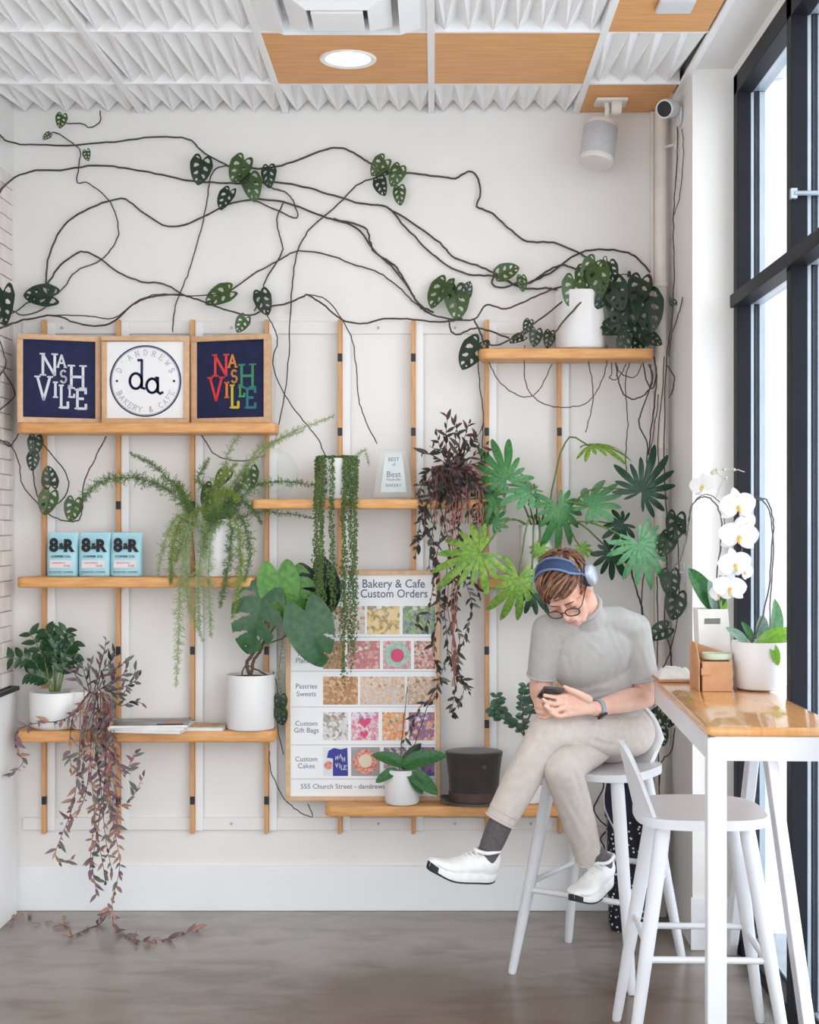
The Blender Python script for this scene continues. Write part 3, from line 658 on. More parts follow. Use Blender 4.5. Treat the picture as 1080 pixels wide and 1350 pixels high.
# ------------------------------------------------------------------ top hat
mat('hat_felt', (52,42,40), .75, (38,31,30), 14, bump=.08, bscale=160, sheen=.3); mat('hat_band', (86,66,58), .6, (72,54,48), 40)
z7 = SZ['S7']+.0005; c = W(625, 1060, 6.03); hc = V((c.x, 6.035, z7))
t = thing('top_hat', 'dark brown felt top hat standing on the lowest shelf', 'hat', hc)
rr = lambda f: .094+.014*(f-.35)**2*4
pr = [(.0,.006),(.086,.006)]+[(.092+.016*f**2, .010+.20*f) for f in np.linspace(0,1,9)]+[(.106,.213),(.100,.2155),(.06,.2145),(0,.214)]
MB().lathe(pr, hc, 48, None, 1.1, .92).build('crown', 'hat_felt', t, smooth=40)
bm_ = MB(); n = 48; vs = []; fs = []
for j, (r, z) in enumerate([(.088,.004),(.105,.003),(.122,.008),(.130,.016),(.133,.020),(.132,.023),(.120,.013),(.104,.008),(.090,.009)]):
    for k in range(n):
        a = 2*math.pi*k/n; s_ = abs(math.cos(a))**2
        vs.append(hc+V((r*math.cos(a)*1.06, r*math.sin(a)*.90, max(.0005, z*(.35+.9*s_) if z > .01 else z))))
for j in range(8):
    for k in range(n): fs.append((j*n+k, j*n+(k+1) % n, (j+1)*n+(k+1) % n, (j+1)*n+k))
bm_.add(vs, fs); bm_.build('brim', 'hat_felt', t, smooth=60)
MB().lathe([(.0935,.012),(.0945,.013),(.0955,.05),(.094,.051)], hc, 48, None, 1.1, .92).build('hat_band', 'hat_band', t, smooth=40)
MB().lathe([(0,.004),(.008,.003),(.011,0),(.008,-.003),(0,-.004)], W(638,1012,5.94), 16, Matrix.Rotation(math.pi/2,3,'X')).build('button', 'hat_band', t, smooth=60)
MB().tube([W(640,1014,5.94),W(650,1027,5.945),W(659,1037,5.965)], .0012, 5).build('hat_cord', 'hat_band', t)

# ------------------------------------------------------------------ clear award and glass pieces on the middle shelf
z4 = SZ['S4']+.0005; c = W(519, 655, 6.05)
t = thing('acrylic_award', 'clear tapered acrylic award with etched lettering', 'award', (c.x,6.05,z4))
wb, wt, hh = .087, .055, .205
MB().prism([(c.x-wb,z4+.006),(c.x+wb,z4+.006),(c.x+wt,z4+hh),(c.x-wt,z4+hh)], 6.035, 6.06).build('block', 'acrylic', t, bevel=.003)
MB().box((c.x-wb-.01,6.02,z4),(c.x+wb+.01,6.075,z4+.006)).build('base', 'acrylic', t, bevel=.002)
mat('frost', (238,240,240), .8)
MB().prism([(c.x-wb*.62,z4+.03),(c.x+wb*.62,z4+.03),(c.x+wt*.6,z4+hh-.012),(c.x-wt*.6,z4+hh-.012)], 6.0605, 6.064).build('etched_panel', 'frost', t)
for s, f, sz in (('BEST',.80,.022),('of',.70,.018),('Best',.50,.034),('Nashville',.40,.016),('BAKERY',.28,.018)):
    link('lettering', text_mesh(s, sz, .0003), 'ink_slate', t, Matrix.Translation((c.x,6.0600,z4+hh*f)) @ TM)
gd = W(358, 622, 6.06); gz = z4
t = thing('glass_plate', 'round clear glass plate standing upright on the middle shelf', 'plate', (gd.x,6.07,gz))
MB().lathe([(0,0),(.085,.001),(.104,.004),(.107,.007),(.104,.010),(.085,.007),(0,.006)], (gd.x,6.08,gz+.107), 48, Matrix.Rotation(math.radians(82),3,'X')).build('disc', 'acrylic', t, smooth=60)
MB().box((gd.x-.03,6.03,gz),(gd.x+.03,6.10,gz+.006)).build('stand', 'acrylic', t, bevel=.002)

# ------------------------------------------------------------------ speaker, camera, pipes, outlet
zc = ZC
mat('speaker_cloth', (200,202,206), .8, (190,192,196), 90); mat('lens_black', (20,20,24), .15)
s0 = W(806, 150, 6.0); t = thing('loudspeaker', 'white and grey loudspeaker hanging tilted from a ceiling bracket', 'speaker', W(789,185,6.02))
MB().box((s0.x-.065,5.95,zc-.02),(s0.x+.065,6.06,zc-.0065)).build('ceiling_plate', 'cream_plastic', t, bevel=.005)
MB().tube([(s0.x-.02,6.0,zc-.02),(s0.x-.015,6.0,zc-.045),W(797,168,6.02)], .011, 10).build('arm', 'cream_plastic', t, smooth=50)
MB().lathe([(0,-.022),(.03,-.02),(.034,0),(.03,.02),(0,.022)], (s0.x+.02,6.0,zc-.034), 20, Matrix.Rotation(math.pi/2,3,'Y')).build('joint', 'cream_plastic', t, smooth=50)
R = Matrix.Rotation(math.radians(9),3,'Y') @ Matrix.Rotation(math.radians(-16),3,'X'); cc = W(789.5,189,6.02)
def sq(prof): return MB().lathe(prof, cc, 40, R, 1, .92)
sq([(0,-.092),(.066,-.092),(.070,-.086),(.070,-.07)]).build('base_cap', 'cream_plastic', t, smooth=40)
sq([(.0695,-.07),(.0705,-.068),(.0705,.066),(.0695,.068)]).build('grille', 'speaker_cloth', t, smooth=40)
sq([(.070,.068),(.070,.084),(.064,.092),(0,.092)]).build('top_cap', 'cream_plastic', t, smooth=40)
MB().tube(spline([W(800,160,6.04),W(808,166,6.07),W(811,176,6.08),W(806,186,6.06)],5), .004, 6).build('cable', 'cream_plastic', t, smooth=60)
t = thing('security_camera', 'white bullet security camera with black lens high on the pier', 'camera', W(905,160,5.9))
cp = W(881,143,5.82); dirc = V((-.55,-.78,-.28)).normalized(); Q = dirc.to_track_quat('Z','Y').to_matrix()
MB().lathe([(0,-.065),(.018,-.063),(.032,-.05),(.037,-.025),(.038,.03),(.036,.036),(.031,.036),(.030,.030),(0,.030)], cp, 32, Q).build('housing', 'white_paint', t, smooth=40)
MB().lathe([(0,.036),(.02,.035),(.0305,.0345),(.0305,.03)], cp, 28, Q).build('lens', 'lens_black', t, smooth=40)
bp = V((XP-.001, 5.88, W(0,152,5.88).z))
MB().lathe([(0,-.004),(.045,-.004),(.045,.006),(.03,.012),(0,.012)], bp+V((-.006,0,0)), 28, Matrix.Rotation(-math.pi/2,3,'Y'), 1, 1).build('base', 'white_paint', t, smooth=40)
MB().tube([bp+V((-.012,0,0)), bp+V((-.04,-.01,-.005)), cp-dirc*.045+V((.0,0,-.01))], .009, 10).build('arm', 'white_paint', t, smooth=50)
MB().tube(spline([W(886,128,5.86),W(888,120,5.90),W(897,121,5.93),W(906,132,5.94),W(908,150,5.93)],5), .003, 6).build('cable', 'cream_plastic', t, smooth=60)
mat('wall_pipe', (236,228,220), .4)
for p_, r, yy, lb in ((871.5,.0255,6.10,'thick painted vertical pipe in the corner by the pier'),(861,.011,6.165,'thin painted vertical conduit beside the thick corner pipe')):
    x = W(p_,0,yy).x; t = thing('pipe', lb, 'pipe', (x,yy,.0))
    MB().tube([(x,yy,.0015),(x,yy,ZC-.010)], r, 20).build('tube', 'wall_pipe', t, smooth=50)
    for z in (.45, 1.15, 1.95, 2.62):
        b_ = MB().lathe([(r+.0005,-.009),(r+.004,-.008),(r+.004,.008),(r+.0005,.009)], (x,yy,z), 20); b_.box((x-.008,yy+r,z-.008),(x+.008,YB-.001,z+.008)); b_.build('clamp', 'wall_pipe', t, smooth=40)
t = thing('pipe_bracket', 'small metal pipe clip with rod fixed to the pier', 'bracket', (XP-.02,6.02,W(0,190,6.02).z))
bz = W(0,190,6.02).z
MB().tube([(XP-.001,6.02,bz),(.955,6.07,bz)], .006, 8).build('rod', 'cream_plastic', t, smooth=50); MB().lathe([(0,0),(.022,0),(.022,.006),(0,.008)], (XP-.0005,6.02,bz), 18, Matrix.Rotation(-math.pi/2,3,'Y')).build('flange', 'cream_plastic', t, smooth=40)
q = W(901, 755, 5.80); t = thing('lever_hook', 'white lever hook fixed to the side of the pier', 'hook', (XP-.01,5.80,q.z))
MB().box((XP-.006,5.785,q.z-.04),(XP-.0008,5.815,q.z+.04)).build('plate', 'white_paint', t, bevel=.002); MB().tube([(XP-.004,5.80,q.z),(XP-.035,5.80,q.z),(XP-.04,5.79,q.z+.02)], .005, 8).build('lever', 'white_paint', t, smooth=50)
q = W(790, 1092, YB); t = thing('power_outlet', 'cream wall outlet with plugs behind the occupied stool', 'outlet', (q.x,YB-.004,q.z))
MB().box((q.x-.04,YB-.006,q.z-.058),(q.x+.04,YB-.0008,q.z+.058)).build('plate', 'cream_plastic', t, bevel=.002)
MB().box((q.x-.018,YB-.04,q.z-.012),(q.x+.03,YB-.006,q.z+.018)).build('plug', 'cream_plastic', t, bevel=.004)
for i, (pts, lb) in enumerate((([(800,1089),(790,1080),(783,1066),(789,1052),(796,1036),(792,1010)],'black power cord looping up from the wall outlet'),([(800,1094),(808,1080),(803,1066),(806,1046),(801,1030)],'black power cord running up from the outlet beside the bag'),([(799,1096),(792,1106),(797,1118),(794,1132),(797,1150)],'black power cord hanging down from the wall outlet'))):
    MB().tube(spline([W(x,y,6.12) for x, y in pts],5), .0032, 6).build('cable', 'black_plastic', t, smooth=60)
# speckled bag in the corner
def speckle():
    m = mat('speckled_cloth', (24,25,34), .8, (20,20,28), 6); nt = m.node_tree; p = nt.nodes['Principled BSDF']
    tc = nt.nodes['Texture Coordinate']; v = nt.nodes.new('ShaderNodeTexVoronoi'); v.inputs['Scale'].default_value = 55
    nt.links.new(tc.outputs['Object'], v.inputs['Vector']); r = nt.nodes.new('ShaderNodeValToRGB')
    r.color_ramp.elements[0].position = .20; r.color_ramp.elements[0].color = lin((225,225,230)); r.color_ramp.elements[1].position = .27; r.color_ramp.elements[1].color = lin((22,22,32))
    nt.links.new(v.outputs['Distance'], r.inputs[0]); nt.links.new(r.outputs[0], p.inputs['Base Color'])
speckle(); mat('navy_cloth', (30,34,58), .8)
bc = W(838, 1228, 5.86); t = thing('speckled_bag', 'tall dark bag with white speckles leaning in the corner behind the stools', 'bag', (bc.x,5.9,0))
mb = MB(); nn = 20; vs = []; fs = []; prof = [(.001,.092,.05),(.02,.10,.06),(.2,.098,.062),(.38,.088,.055),(.50,.075,.04),(.56,.06,.02)]
for (z, a_, b_) in prof:
    for k in range(nn):
        an = 2*math.pi*k/nn; c_, s_ = math.cos(an), math.sin(an)
        vs.append((bc.x+a_*math.copysign(abs(c_)**.6, c_)-.03*z, 5.90+.18*z+b_*math.copysign(abs(s_)**.6, s_), z))
for j in range(len(prof)-1):
    for k in range(nn): fs.append((j*nn+k, j*nn+(k+1) % nn, (j+1)*nn+(k+1) % nn, (j+1)*nn+k))
fs += [tuple(range(nn-1,-1,-1)), tuple((len(prof)-1)*nn+k for k in range(nn))]
mb.add(vs, fs); mb.build('bag_body', 'speckled_cloth', t, smooth=50)
mb = MB(); vs = [];  fs = []
for (z, a_, b_) in [(.44,.084,.052),(.52,.080,.045),(.585,.066,.028),(.60,.05,.01)]:
    for k in range(nn):
        an = 2*math.pi*k/nn; c_, s_ = math.cos(an), math.sin(an)
        vs.append((bc.x-.012+a_*math.copysign(abs(c_)**.6, c_)-.03*z, 5.90+.18*z+b_*math.copysign(abs(s_)**.6, s_), z))
for j in range(3):
    for k in range(nn): fs.append((j*nn+k, j*nn+(k+1) % nn, (j+1)*nn+(k+1) % nn, (j+1)*nn+k))
fs += [tuple(3*nn+k for k in range(nn))]
mb.add(vs, fs); mb.build('flap', 'navy_cloth', t, smooth=50)
MB().tube(spline([(bc.x-.08,5.90,.40),(bc.x-.12,5.91,.50),(bc.x-.10,5.95,.60),(bc.x-.05,5.99,.585)],6), .010, 8, flat=.3).build('strap', 'white_paint', t, smooth=60)

# ------------------------------------------------------------------ things on the table
zt_ = TH+.0008
def kb(name, poly, y0, y1, m, par): return MB().prism(poly, y0, y1).build(name, m, par, bevel=.0015, segs=1)
c = W(945, 912, 4.89); t = thing('kraft_carrier', 'folded kraft cardboard cup carrier on the table', 'carrier', (c.x,4.93,zt_))
x0, x1 = W(926,0,4.89).x, W(965,0,4.89).x; h1 = W(0,872,4.89).z-zt_
kb('front_panel', [(x0,zt_),(x1,zt_),(x1,zt_+h1),(x0,zt_+h1)], 4.885, 4.889, 'kraft', t)
kb('back_panel', [(x0-.02,zt_),(x1,zt_),(x1,zt_+h1+.02),(x0-.02,zt_+h1+.06)], 5.01, 5.014, 'kraft', t)
MB().prism([(4.889,zt_),(5.01,zt_),(5.01,zt_+h1+.058),(4.95,zt_+h1+.055),(4.889,zt_+h1)], x0-.012, x0-.008, 'x').build('side_panel', 'kraft', t)
MB().prism([(4.889,zt_),(5.01,zt_),(5.01,zt_+h1),(4.889,zt_+h1)], x1-.006, x1-.002, 'x').build('side_panel', 'kraft', t)
MB().box((x0-.005,4.878,zt_+.055),(x0+.026,4.8845,zt_+.078)).build('tab', 'kraft', t, bevel=.001)
MB().box((x0,4.89,zt_),(x1-.007,5.009,zt_+h1-.004)).build('insert', 'kraft', t)
mat('pale_green', (206,216,190), .4); c = W(945, 867, 4.94)
tag(MB().lathe([(0,0),(.044,0),(.050,.004),(.052,.016),(.050,.022),(.046,.022),(.045,.018),(0,.017)], (c.x+.002,4.948,zt_+h1+.0012), 40).build('round_lid', 'pale_green', smooth=40), 'pale green round lid lying on the kraft carrier', 'lid')
mat('bag_paper', (244,240,236), .7, (236,230,226), 14, bump=.25, bscale=18); c = W(888, 890, 5.25)
pb = MB(); vs = []; fs = []; nx, ny = 14, 8; pr_ = random.Random(3)
for top in (0, 1):
    for j in range(ny+1):
        for i in range(nx+1):
            u, v = i/nx*2-1, j/ny*2-1; f = max(0, (1-abs(u)**3)*(1-abs(v)**3))
            vs.append((c.x+.062*u, 5.25+.085*v, zt_+(.0 if not top else .006+(.020+.006*math.sin(5*u+3*v)+pr_.uniform(0,.008))*min(1,f*1.6))))
N = (nx+1)*(ny+1)
for j in range(ny):
    for i in range(nx):
        q = j*(nx+1)+i; fs += [(q, q+nx+1, q+nx+2, q+1), (N+q, N+q+1, N+q+nx+2, N+q+nx+1)]
for i in range(nx): fs += [(i, i+1, N+i+1, N+i), (ny*(nx+1)+i, N+ny*(nx+1)+i, N+ny*(nx+1)+i+1, ny*(nx+1)+i+1)]
for j in range(ny): q = j*(nx+1); fs += [(q, N+q, N+q+nx+1, q+nx+1), (q+nx, q+2*nx+1, N+q+2*nx+1, N+q+nx)]
pb.add(vs, fs); t = thing('pastry_bag', 'crumpled white paper bag with kraft base at the far table end', 'bag', (c.x,5.25,zt_))
pb.v = [(x,y,z+.010) for x,y,z in pb.v]; pb.build('bag_body', 'bag_paper', t, smooth=40)
MB().box((c.x-.064,5.162,zt_),(c.x+.064,5.338,zt_+.009)).build('tray', 'kraft', t, bevel=.003)
# ------------------------------------------------------------------ leaves
def leafmat(name, c1, c2, rough=.38, scale=14):
    m = mat(name, c1, rough, c2, scale, detail=3)
    nt = m.node_tree; p = nt.nodes['Principled BSDF']; out = nt.nodes['Material Output']
    tr = nt.nodes.new('ShaderNodeBsdfTranslucent'); mx = nt.nodes.new('ShaderNodeMixShader'); mx.inputs[0].default_value = .22
    nt.links.new(nt.nodes['Color Ramp'].outputs[0], tr.inputs[0]); nt.links.new(p.outputs[0], mx.inputs[1]); nt.links.new(tr.outputs[0], mx.inputs[2]); nt.links.new(mx.outputs[0], out.inputs[0])
    return name
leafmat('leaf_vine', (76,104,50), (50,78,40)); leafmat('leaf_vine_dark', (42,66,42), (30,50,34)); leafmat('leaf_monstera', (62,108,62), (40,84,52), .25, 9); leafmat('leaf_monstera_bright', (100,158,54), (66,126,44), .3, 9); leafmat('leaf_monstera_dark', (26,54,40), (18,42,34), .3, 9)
leafmat('leaf_philo', (84,146,84), (62,120,68), .35, 10); leafmat('leaf_philo_lime', (156,186,78), (92,152,64), .38, 9); leafmat('leaf_philo_dark', (38,76,52), (28,60,42), .35, 9); leafmat('leaf_philo_pale', (112,172,122), (84,146,96), .35, 10)
leafmat('leaf_zz', (58,96,62), (38,70,46), .25); leafmat('leaf_jade', (88,118,96), (62,94,74), .3); leafmat('leaf_dark', (74,70,66), (54,56,50), .4); leafmat('leaf_dusk', (108,72,66), (82,58,52), .4); leafmat('leaf_greygreen', (126,130,118), (106,106,104), .45); leafmat('leaf_pink', (184,136,130), (158,106,106), .45); leafmat('leaf_mauve', (142,114,120), (122,96,104), .45); leafmat('leaf_dry', (196,158,136), (160,116,100), .7)
leafmat('leaf_fern', (150,170,86), (120,146,68), .6); leafmat('leaf_fern_pale', (172,188,140), (146,166,112), .6); leafmat('leaf_fern_dark', (104,134,74), (84,112,62), .6)
leafmat('leaf_orchid', (70,128,66), (48,100,58), .3); leafmat('leaf_orchid_lime', (140,190,70), (112,168,54), .3); leafmat('leaf_orchid_pale', (150,178,160), (120,154,136), .35); leafmat('leaf_pearl', (112,140,76), (84,114,60), .4)
mat('stem_vine', (84,74,62), .7, (58,54,46), 40); mat('stem_green', (110,130,70), .6, (88,108,56), 30); mat('stem_brown', (104,80,66), .7, (80,60,50), 40); mat('stem_red', (166,106,94), .6, (136,78,72), 40); mat('stem_dark', (76,62,56), .7); mat('stem_pale', (196,196,170), .6); mat('petal', (250,250,252), .5); mat('lip_yellow', (232,196,90), .5); mat('stem_purple', (92,84,86), .5)

def leaf_grid(wf, nu=22, nv=5, cut=None, back=.0, sweep=.18, droop=.15, fold=.12, wave=0, curl=0):
    mb = MB()                               # unit length along +Y, faces +Z
    vs = []; idx = {}; fs = []
    def pt(s, i, j):
        k = (s if j else 0, i, j)
        if k not in idx:
            u, v = i/nu, j/nv; w = wf(u)*v
            y = u+sweep*v*u*(1-u)*2-back*math.sin(min(1,v)*math.pi*.80)*(1-u)**3
            z = -droop*u*u+fold*w-curl*w*w+wave*math.sin(u*26)*v*v
            idx[k] = len(vs); vs.append((s*w, y, z))
        return idx[k]
    for s in (-1, 1):
        for i in range(nu):
            for j in range(nv):
                if cut and cut(s, (i+.5)/nu, (j+.5)/nv): continue
                q = [pt(s,i,j), pt(s,i,j+1), pt(s,i+1,j+1), pt(s,i+1,j)]
                fs.append(tuple(q if s > 0 else q[::-1]))
    mb.add(vs, fs); me = mb.mesh('leaf', smooth=180, merge=True)
    return me
oval = lambda w, a=.7, b=.8: (lambda u: w*(math.sin(math.pi*min(1, u)**a))**b if 0 < u < 1 else (0.02*w))
heart = lambda w: (lambda u: w*min(1, (.72+1.6*u-1.6*u*u*.6))*(max(0, 1-u**2.0))**.8)
def holes(s, u, v):
    w = u*4.0-.55*v+(.3 if s > 0 else 0)+.3; ph = w % 1-.5; c_ = .45; return .06 < u < .84 and (ph/.21)**2+((v-c_)/.27)**2 < 1
def splits(s, u, v): ph = (u*3.9-.42*v+(.25 if s > 0 else .1)) % 1; return v > .30 and .05 < u < .86 and abs(ph-.5) < .05+.24*(v-.3)
def splits2(s, u, v): ph = (u*3.4-.40*v+.1) % 1; return s < 0 and v > .45 and .25 < u < .86 and abs(ph-.5) < .02+.14*(v-.4)
def with_mat(me, m): c = me.copy(); c.materials.clear(); c.materials.append(MATS[m]); return c
L_ad = [leaf_grid(heart(.46), 34, 9, holes, .22, .2, .18, .18), leaf_grid(heart(.41), 34, 9, holes, .15, .2, .32, -.2)]
L_mo = [leaf_grid(heart(.50), 60, 14, splits, .25, .2, .2, .12, curl=.2), leaf_grid(heart(.45), 16, 6, None, .22, .15, .25, .15, curl=.3), leaf_grid(heart(.46), 60, 14, splits2, .24, .15, .2, .15, curl=.2)]
L_ov = leaf_grid(oval(.25), 10, 2, None, 0, .05, .12, .25); L_lan = leaf_grid(oval(.145,.75,1), 9, 2, None, 0, .05, .2, .3); L_rd = leaf_grid(oval(.33,.85,.7), 10, 2, None, 0, .0, .05, .2); L_or = leaf_grid(oval(.21,.9,.55), 14, 3, None, 0, 0, .35, .35)
def fingers(nf=9, R=1, notch=.34, seed=0, droop=.3, cup=.1, sharp=1.2):
    r_ = random.Random(seed); mb = MB(); vs = [(0,0,0)]; fs = []; K = 12; rings = 6; N = 2*nf*K
    amp = [r_.uniform(.72,1.12) for _ in range(2*nf)]
    for k in range(N+1):
        f = k/N; th = math.radians(-62+304*f)+math.radians(0); ph = (f*2*nf) % 1; fi = min(2*nf-1, int(f*2*nf))
        env = .55+.45*math.cos((th-math.pi/2)*.55)**2
        rr = R*env*amp[fi]*(notch+(1-notch)*(1-abs(2*ph-1)**sharp)**.8)
        off = math.radians(10)*math.sin(math.pi*ph)*0
        for j in range(1, rings+1):
            q = j/rings; rad = rr*q; z = -droop*(rad)**2+cup*rad+.05*math.sin(ph*math.pi)*q*(rad)+.02*math.sin(9*rad+fi)
            vs.append((rad*math.cos(th+off), .42+rad*math.sin(th+off) if False else rad*math.sin(th+off)*1.12, z))
    for k in range(N):
        a, b = 1+k*rings, 1+(k+1)*rings; fs.append((0, a, b))
        for j in range(rings-1): fs.append((a+j, a+j+1, b+j+1, b+j))
    mb.add(vs, fs); return mb.mesh('leaf', smooth=180)
L_fi = [fingers(7,1.12,.34,1,.55,.15,1.5), fingers(6,1.18,.38,2,.75,.2,1.55), fingers(5,1.15,.36,4,.5,.1,1.6)]
cache = {}
def LF(par, me, m, px, py, Y, ang, size, tilt=0, face=(0,-1,.35), name='leaf', jit=0):
    key = (id(me), m)
    if key not in cache: cache[key] = with_mat(me, m)
    a = math.radians(ang); d = V((math.cos(a), tilt, math.sin(a)))
    return link(name, cache[key], None, par, place(W(px,py,Y), d, V(face)+V((rnd.uniform(-jit,jit),0,rnd.uniform(-jit,jit))), size*Y/F))
def corner(px, Y):                         # keep stems in front of the left wall and beside the pier
    if px > 860 and Y > 5.62: return min(Y, (XP-.008)*F/(px-CX))
    return Y if px > 20 else min(Y, (XL+.022)*F/(px-CX))
def stem(par, pts, r, m, Y=None, name='stem', k=5, n=6, taper=None):
    pts = [(p[0],p[1],corner(p[0], p[2] if len(p) > 2 else Y)) for p in pts]
    P = [W(p[0],p[1],p[2] if len(p) > 2 else Y) for p in pts]; P = spline(P, k) if len(P) > 2 else P
    for p in P: p.y = min(p.y, YB-.007); p.x = max(p.x, XL+.018)
    for p in P[1:-1]: p += V((rnd.uniform(-.0022,.0022), 0, rnd.uniform(-.0022,.0022)))
    r *= .9
    rs = r if taper is None else [r+(taper-r)*i/(len(P)-1) for i in range(len(P))]
    return MB().tube(P, rs, n).build(name, m, par, smooth=80)

# ------------------------------------------------------------------ hole-leaved wall vine with its tall white pot on the upper right shelf
z5 = SZ['S5']+.0005; pc = W(765, 455, 6.06)
vine = thing('trained_vine', 'hole-leaved vine from a tall white pot, trained across the upper wall', 'plant', (pc.x,6.055,z5))
r1 = 33.5*6.05/F
pot(vine, (pc.x,6.055,z5), r1*.97, r1*1.0, W(0,383,6.0).z-z5, bev=.02)
YA, YR = 6.176, 6.115
hi = [
 [(302,220),(340,222),(365,220),(400,208),(425,198),(450,195),(475,207),(490,216),(510,228),(540,228),(575,232),(600,235),(620,226),(632,240),(633,258),(629,272),(650,282),(670,300),(695,318),(730,320),(760,332),(785,345)],
 [(312,242),(360,240),(400,246),(440,258),(475,268),(510,273),(535,300),(565,330),(590,350),(620,362),(650,364),(680,376)],
 [(510,273),(545,295),(580,320),(600,340),(635,352),(660,365),(690,380),(720,380),(735,382)],
 [(690,376),(725,360),(760,335),(790,329),(820,331),(840,340),(858,360)],
 [(680,376),(700,372),(725,355),(745,350),(765,358),(778,368)],
 [(500,232),(470,245),(440,275),(410,300),(393,330),(386,370),(383,415)],
 [(375,265),(365,290),(370,315),(372,333),(350,370),(345,390),(335,410)],
 [(300,386),(340,358),(370,342),(393,331),(430,335),(470,350),(500,360),(525,378),(548,400),(565,412)],
 [(330,262),(360,275),(391,287),(388,268),(378,254),(362,249),(345,240)],
 [(340,262),(380,268),(420,283),(440,290),(470,300),(493,330),(515,350),(535,375),(552,400),(572,412)],
 [(440,288),(480,300),(488,318),(494,332),(520,350),(535,372),(548,395),(560,408)],
 [(652,358),(650,376),(668,378),(684,372)], [(828,365),(830,358),(832,375),(822,390)]]
for i, p in enumerate(hi): stem(vine, p, .0046 if i < 5 or i > 8 else .0036, 'stem_vine', YA)
lo = [
 [(552,400),(560,410),(590,420),(625,421),(641,402),(667,407),(700,394),(730,381),(745,378)],
 [(404,388),(425,400),(450,421),(480,427),(505,420),(545,421),(580,425),(610,420)],
 [(240,388),(260,395),(295,408),(330,415),(355,405),(385,398),(404,388)],
 [(404,388),(430,395),(450,420),(465,450),(470,490),(472,520),(480,550),(497,585)],
 [(383,415),(380,480),(372,540),(365,575)], [(350,412),(360,430),(366,450),(360,480),(375,520),(400,555),(420,580),(430,605)],
 [(592,420),(594,435),(604,441),(625,433),(645,436),(672,446)],[(625,421),(634,440),(638,455)],
 [(640,455,6.0),(665,452,5.99),(700,430,6.0),(745,395,5.99)],[(725,448,5.96),(738,430,5.955),(760,405,5.95),(782,384,5.97)],
 [(630,452),(632,500),(637,545),(636,590)]]
for i, p in enumerate(lo): stem(vine, p, .0044 if i < 3 or 5 < i < 10 else .003, 'stem_vine', YR)
hang = [[(776,476),(782,510),(781,535),(772,570)],[(800,455),(800,480),(790,510),(775,530),(755,536),(730,536),(705,525),(692,500),(692,455)],[(645,477),(660,505),(690,523),(710,515),(728,480)],
 [(812,478),(815,500),(823,520),(835,526),(850,520),(860,505),(858,480)],[(830,478),(825,500),(826,530),(828,560),(825,600),(826,625)],[(855,480),(860,500),(845,545),(843,560),(853,585),(853,620)],[(864,480),(866,500),(863,530),(858,570),(855,600)],
 [(806,478),(807,492),(804,498),(814,500),(826,480)],[(811,478),(820,493),(838,497),(846,480)],[(848,478),(852,500),(860,512),(866,490),(862,470)],[(858,600),(862,565),(866,545),(868,520)],
 [(868,615),(868,570),(874,515),(876,470)]]
for i, p in enumerate(hang): stem(vine, p, .0036 if i in (3,5,6,9) else .0026, 'stem_vine', 6.03 if i != 11 else 6.06)
VL = [(267,211,262,34,0),(303,252,242,28,0),(322,211,244,34,0),(330,230,280,35,1),(354,219,268,28,1),(507,211,232,27,0),(528,219,248,28,1),(500,236,285,24,0),(526,246,270,24,1),
 (303,384,206,36,0),(343,384,286,32,1),(323,419,244,22,0),(658,362,20,28,0),(688,364,280,20,1),(588,372,236,40,0),(594,392,98,24,1),(600,381,276,42,0),(612,392,65,22,1),(632,452,234,42,0),
 (698,422,250,18,1),(690,444,200,20,0),(707,436,262,22,0),(726,437,258,22,1),(320,228,300,24,1),(512,226,200,18,0)]
for x, y, a, s, k in VL: LF(vine, L_ad[k], 'leaf_vine' if rnd.random() < .6 else 'leaf_vine_dark', x, y, 6.14 if y < 410 else 6.06, a, s, -.25, jit=.5)
PL = [(757,369,258,36,0,5.98),(772,352,262,34,1,6.0),(785,345,240,34,0,6.0),(803,346,282,26,1,6.0),(788,352,275,38,0,5.97),(808,372,285,40,0,5.98),(815,380,272,48,1,6.0),(828,392,268,44,0,6.02),(846,368,255,38,0,6.02),(852,390,276,50,0,6.01),(800,380,250,30,1,5.97),(820,425,200,34,1,6.0),(838,425,300,36,0,6.0),(850,440,330,26,1,6.02),(828,438,250,30,1,5.98),(812,436,160,24,0,6.0),(842,448,260,24,0,6.0)]
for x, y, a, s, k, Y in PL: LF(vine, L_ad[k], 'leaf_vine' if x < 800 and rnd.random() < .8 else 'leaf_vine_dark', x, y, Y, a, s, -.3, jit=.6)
for (x0, y0), (x1, y1) in (((781,384),(757,369)),((790,384),(803,346)),((795,384),(846,368)),((795,386),(852,390)),((790,384),(815,380)),((832,450),(828,392)),((840,452),(838,425)),((820,452),(820,425))):
    stem(vine, [(x0,y0),((x0+x1)/2,min(y0,y1)-6),(x1,y1)], .0026, 'stem_vine', 6.03)

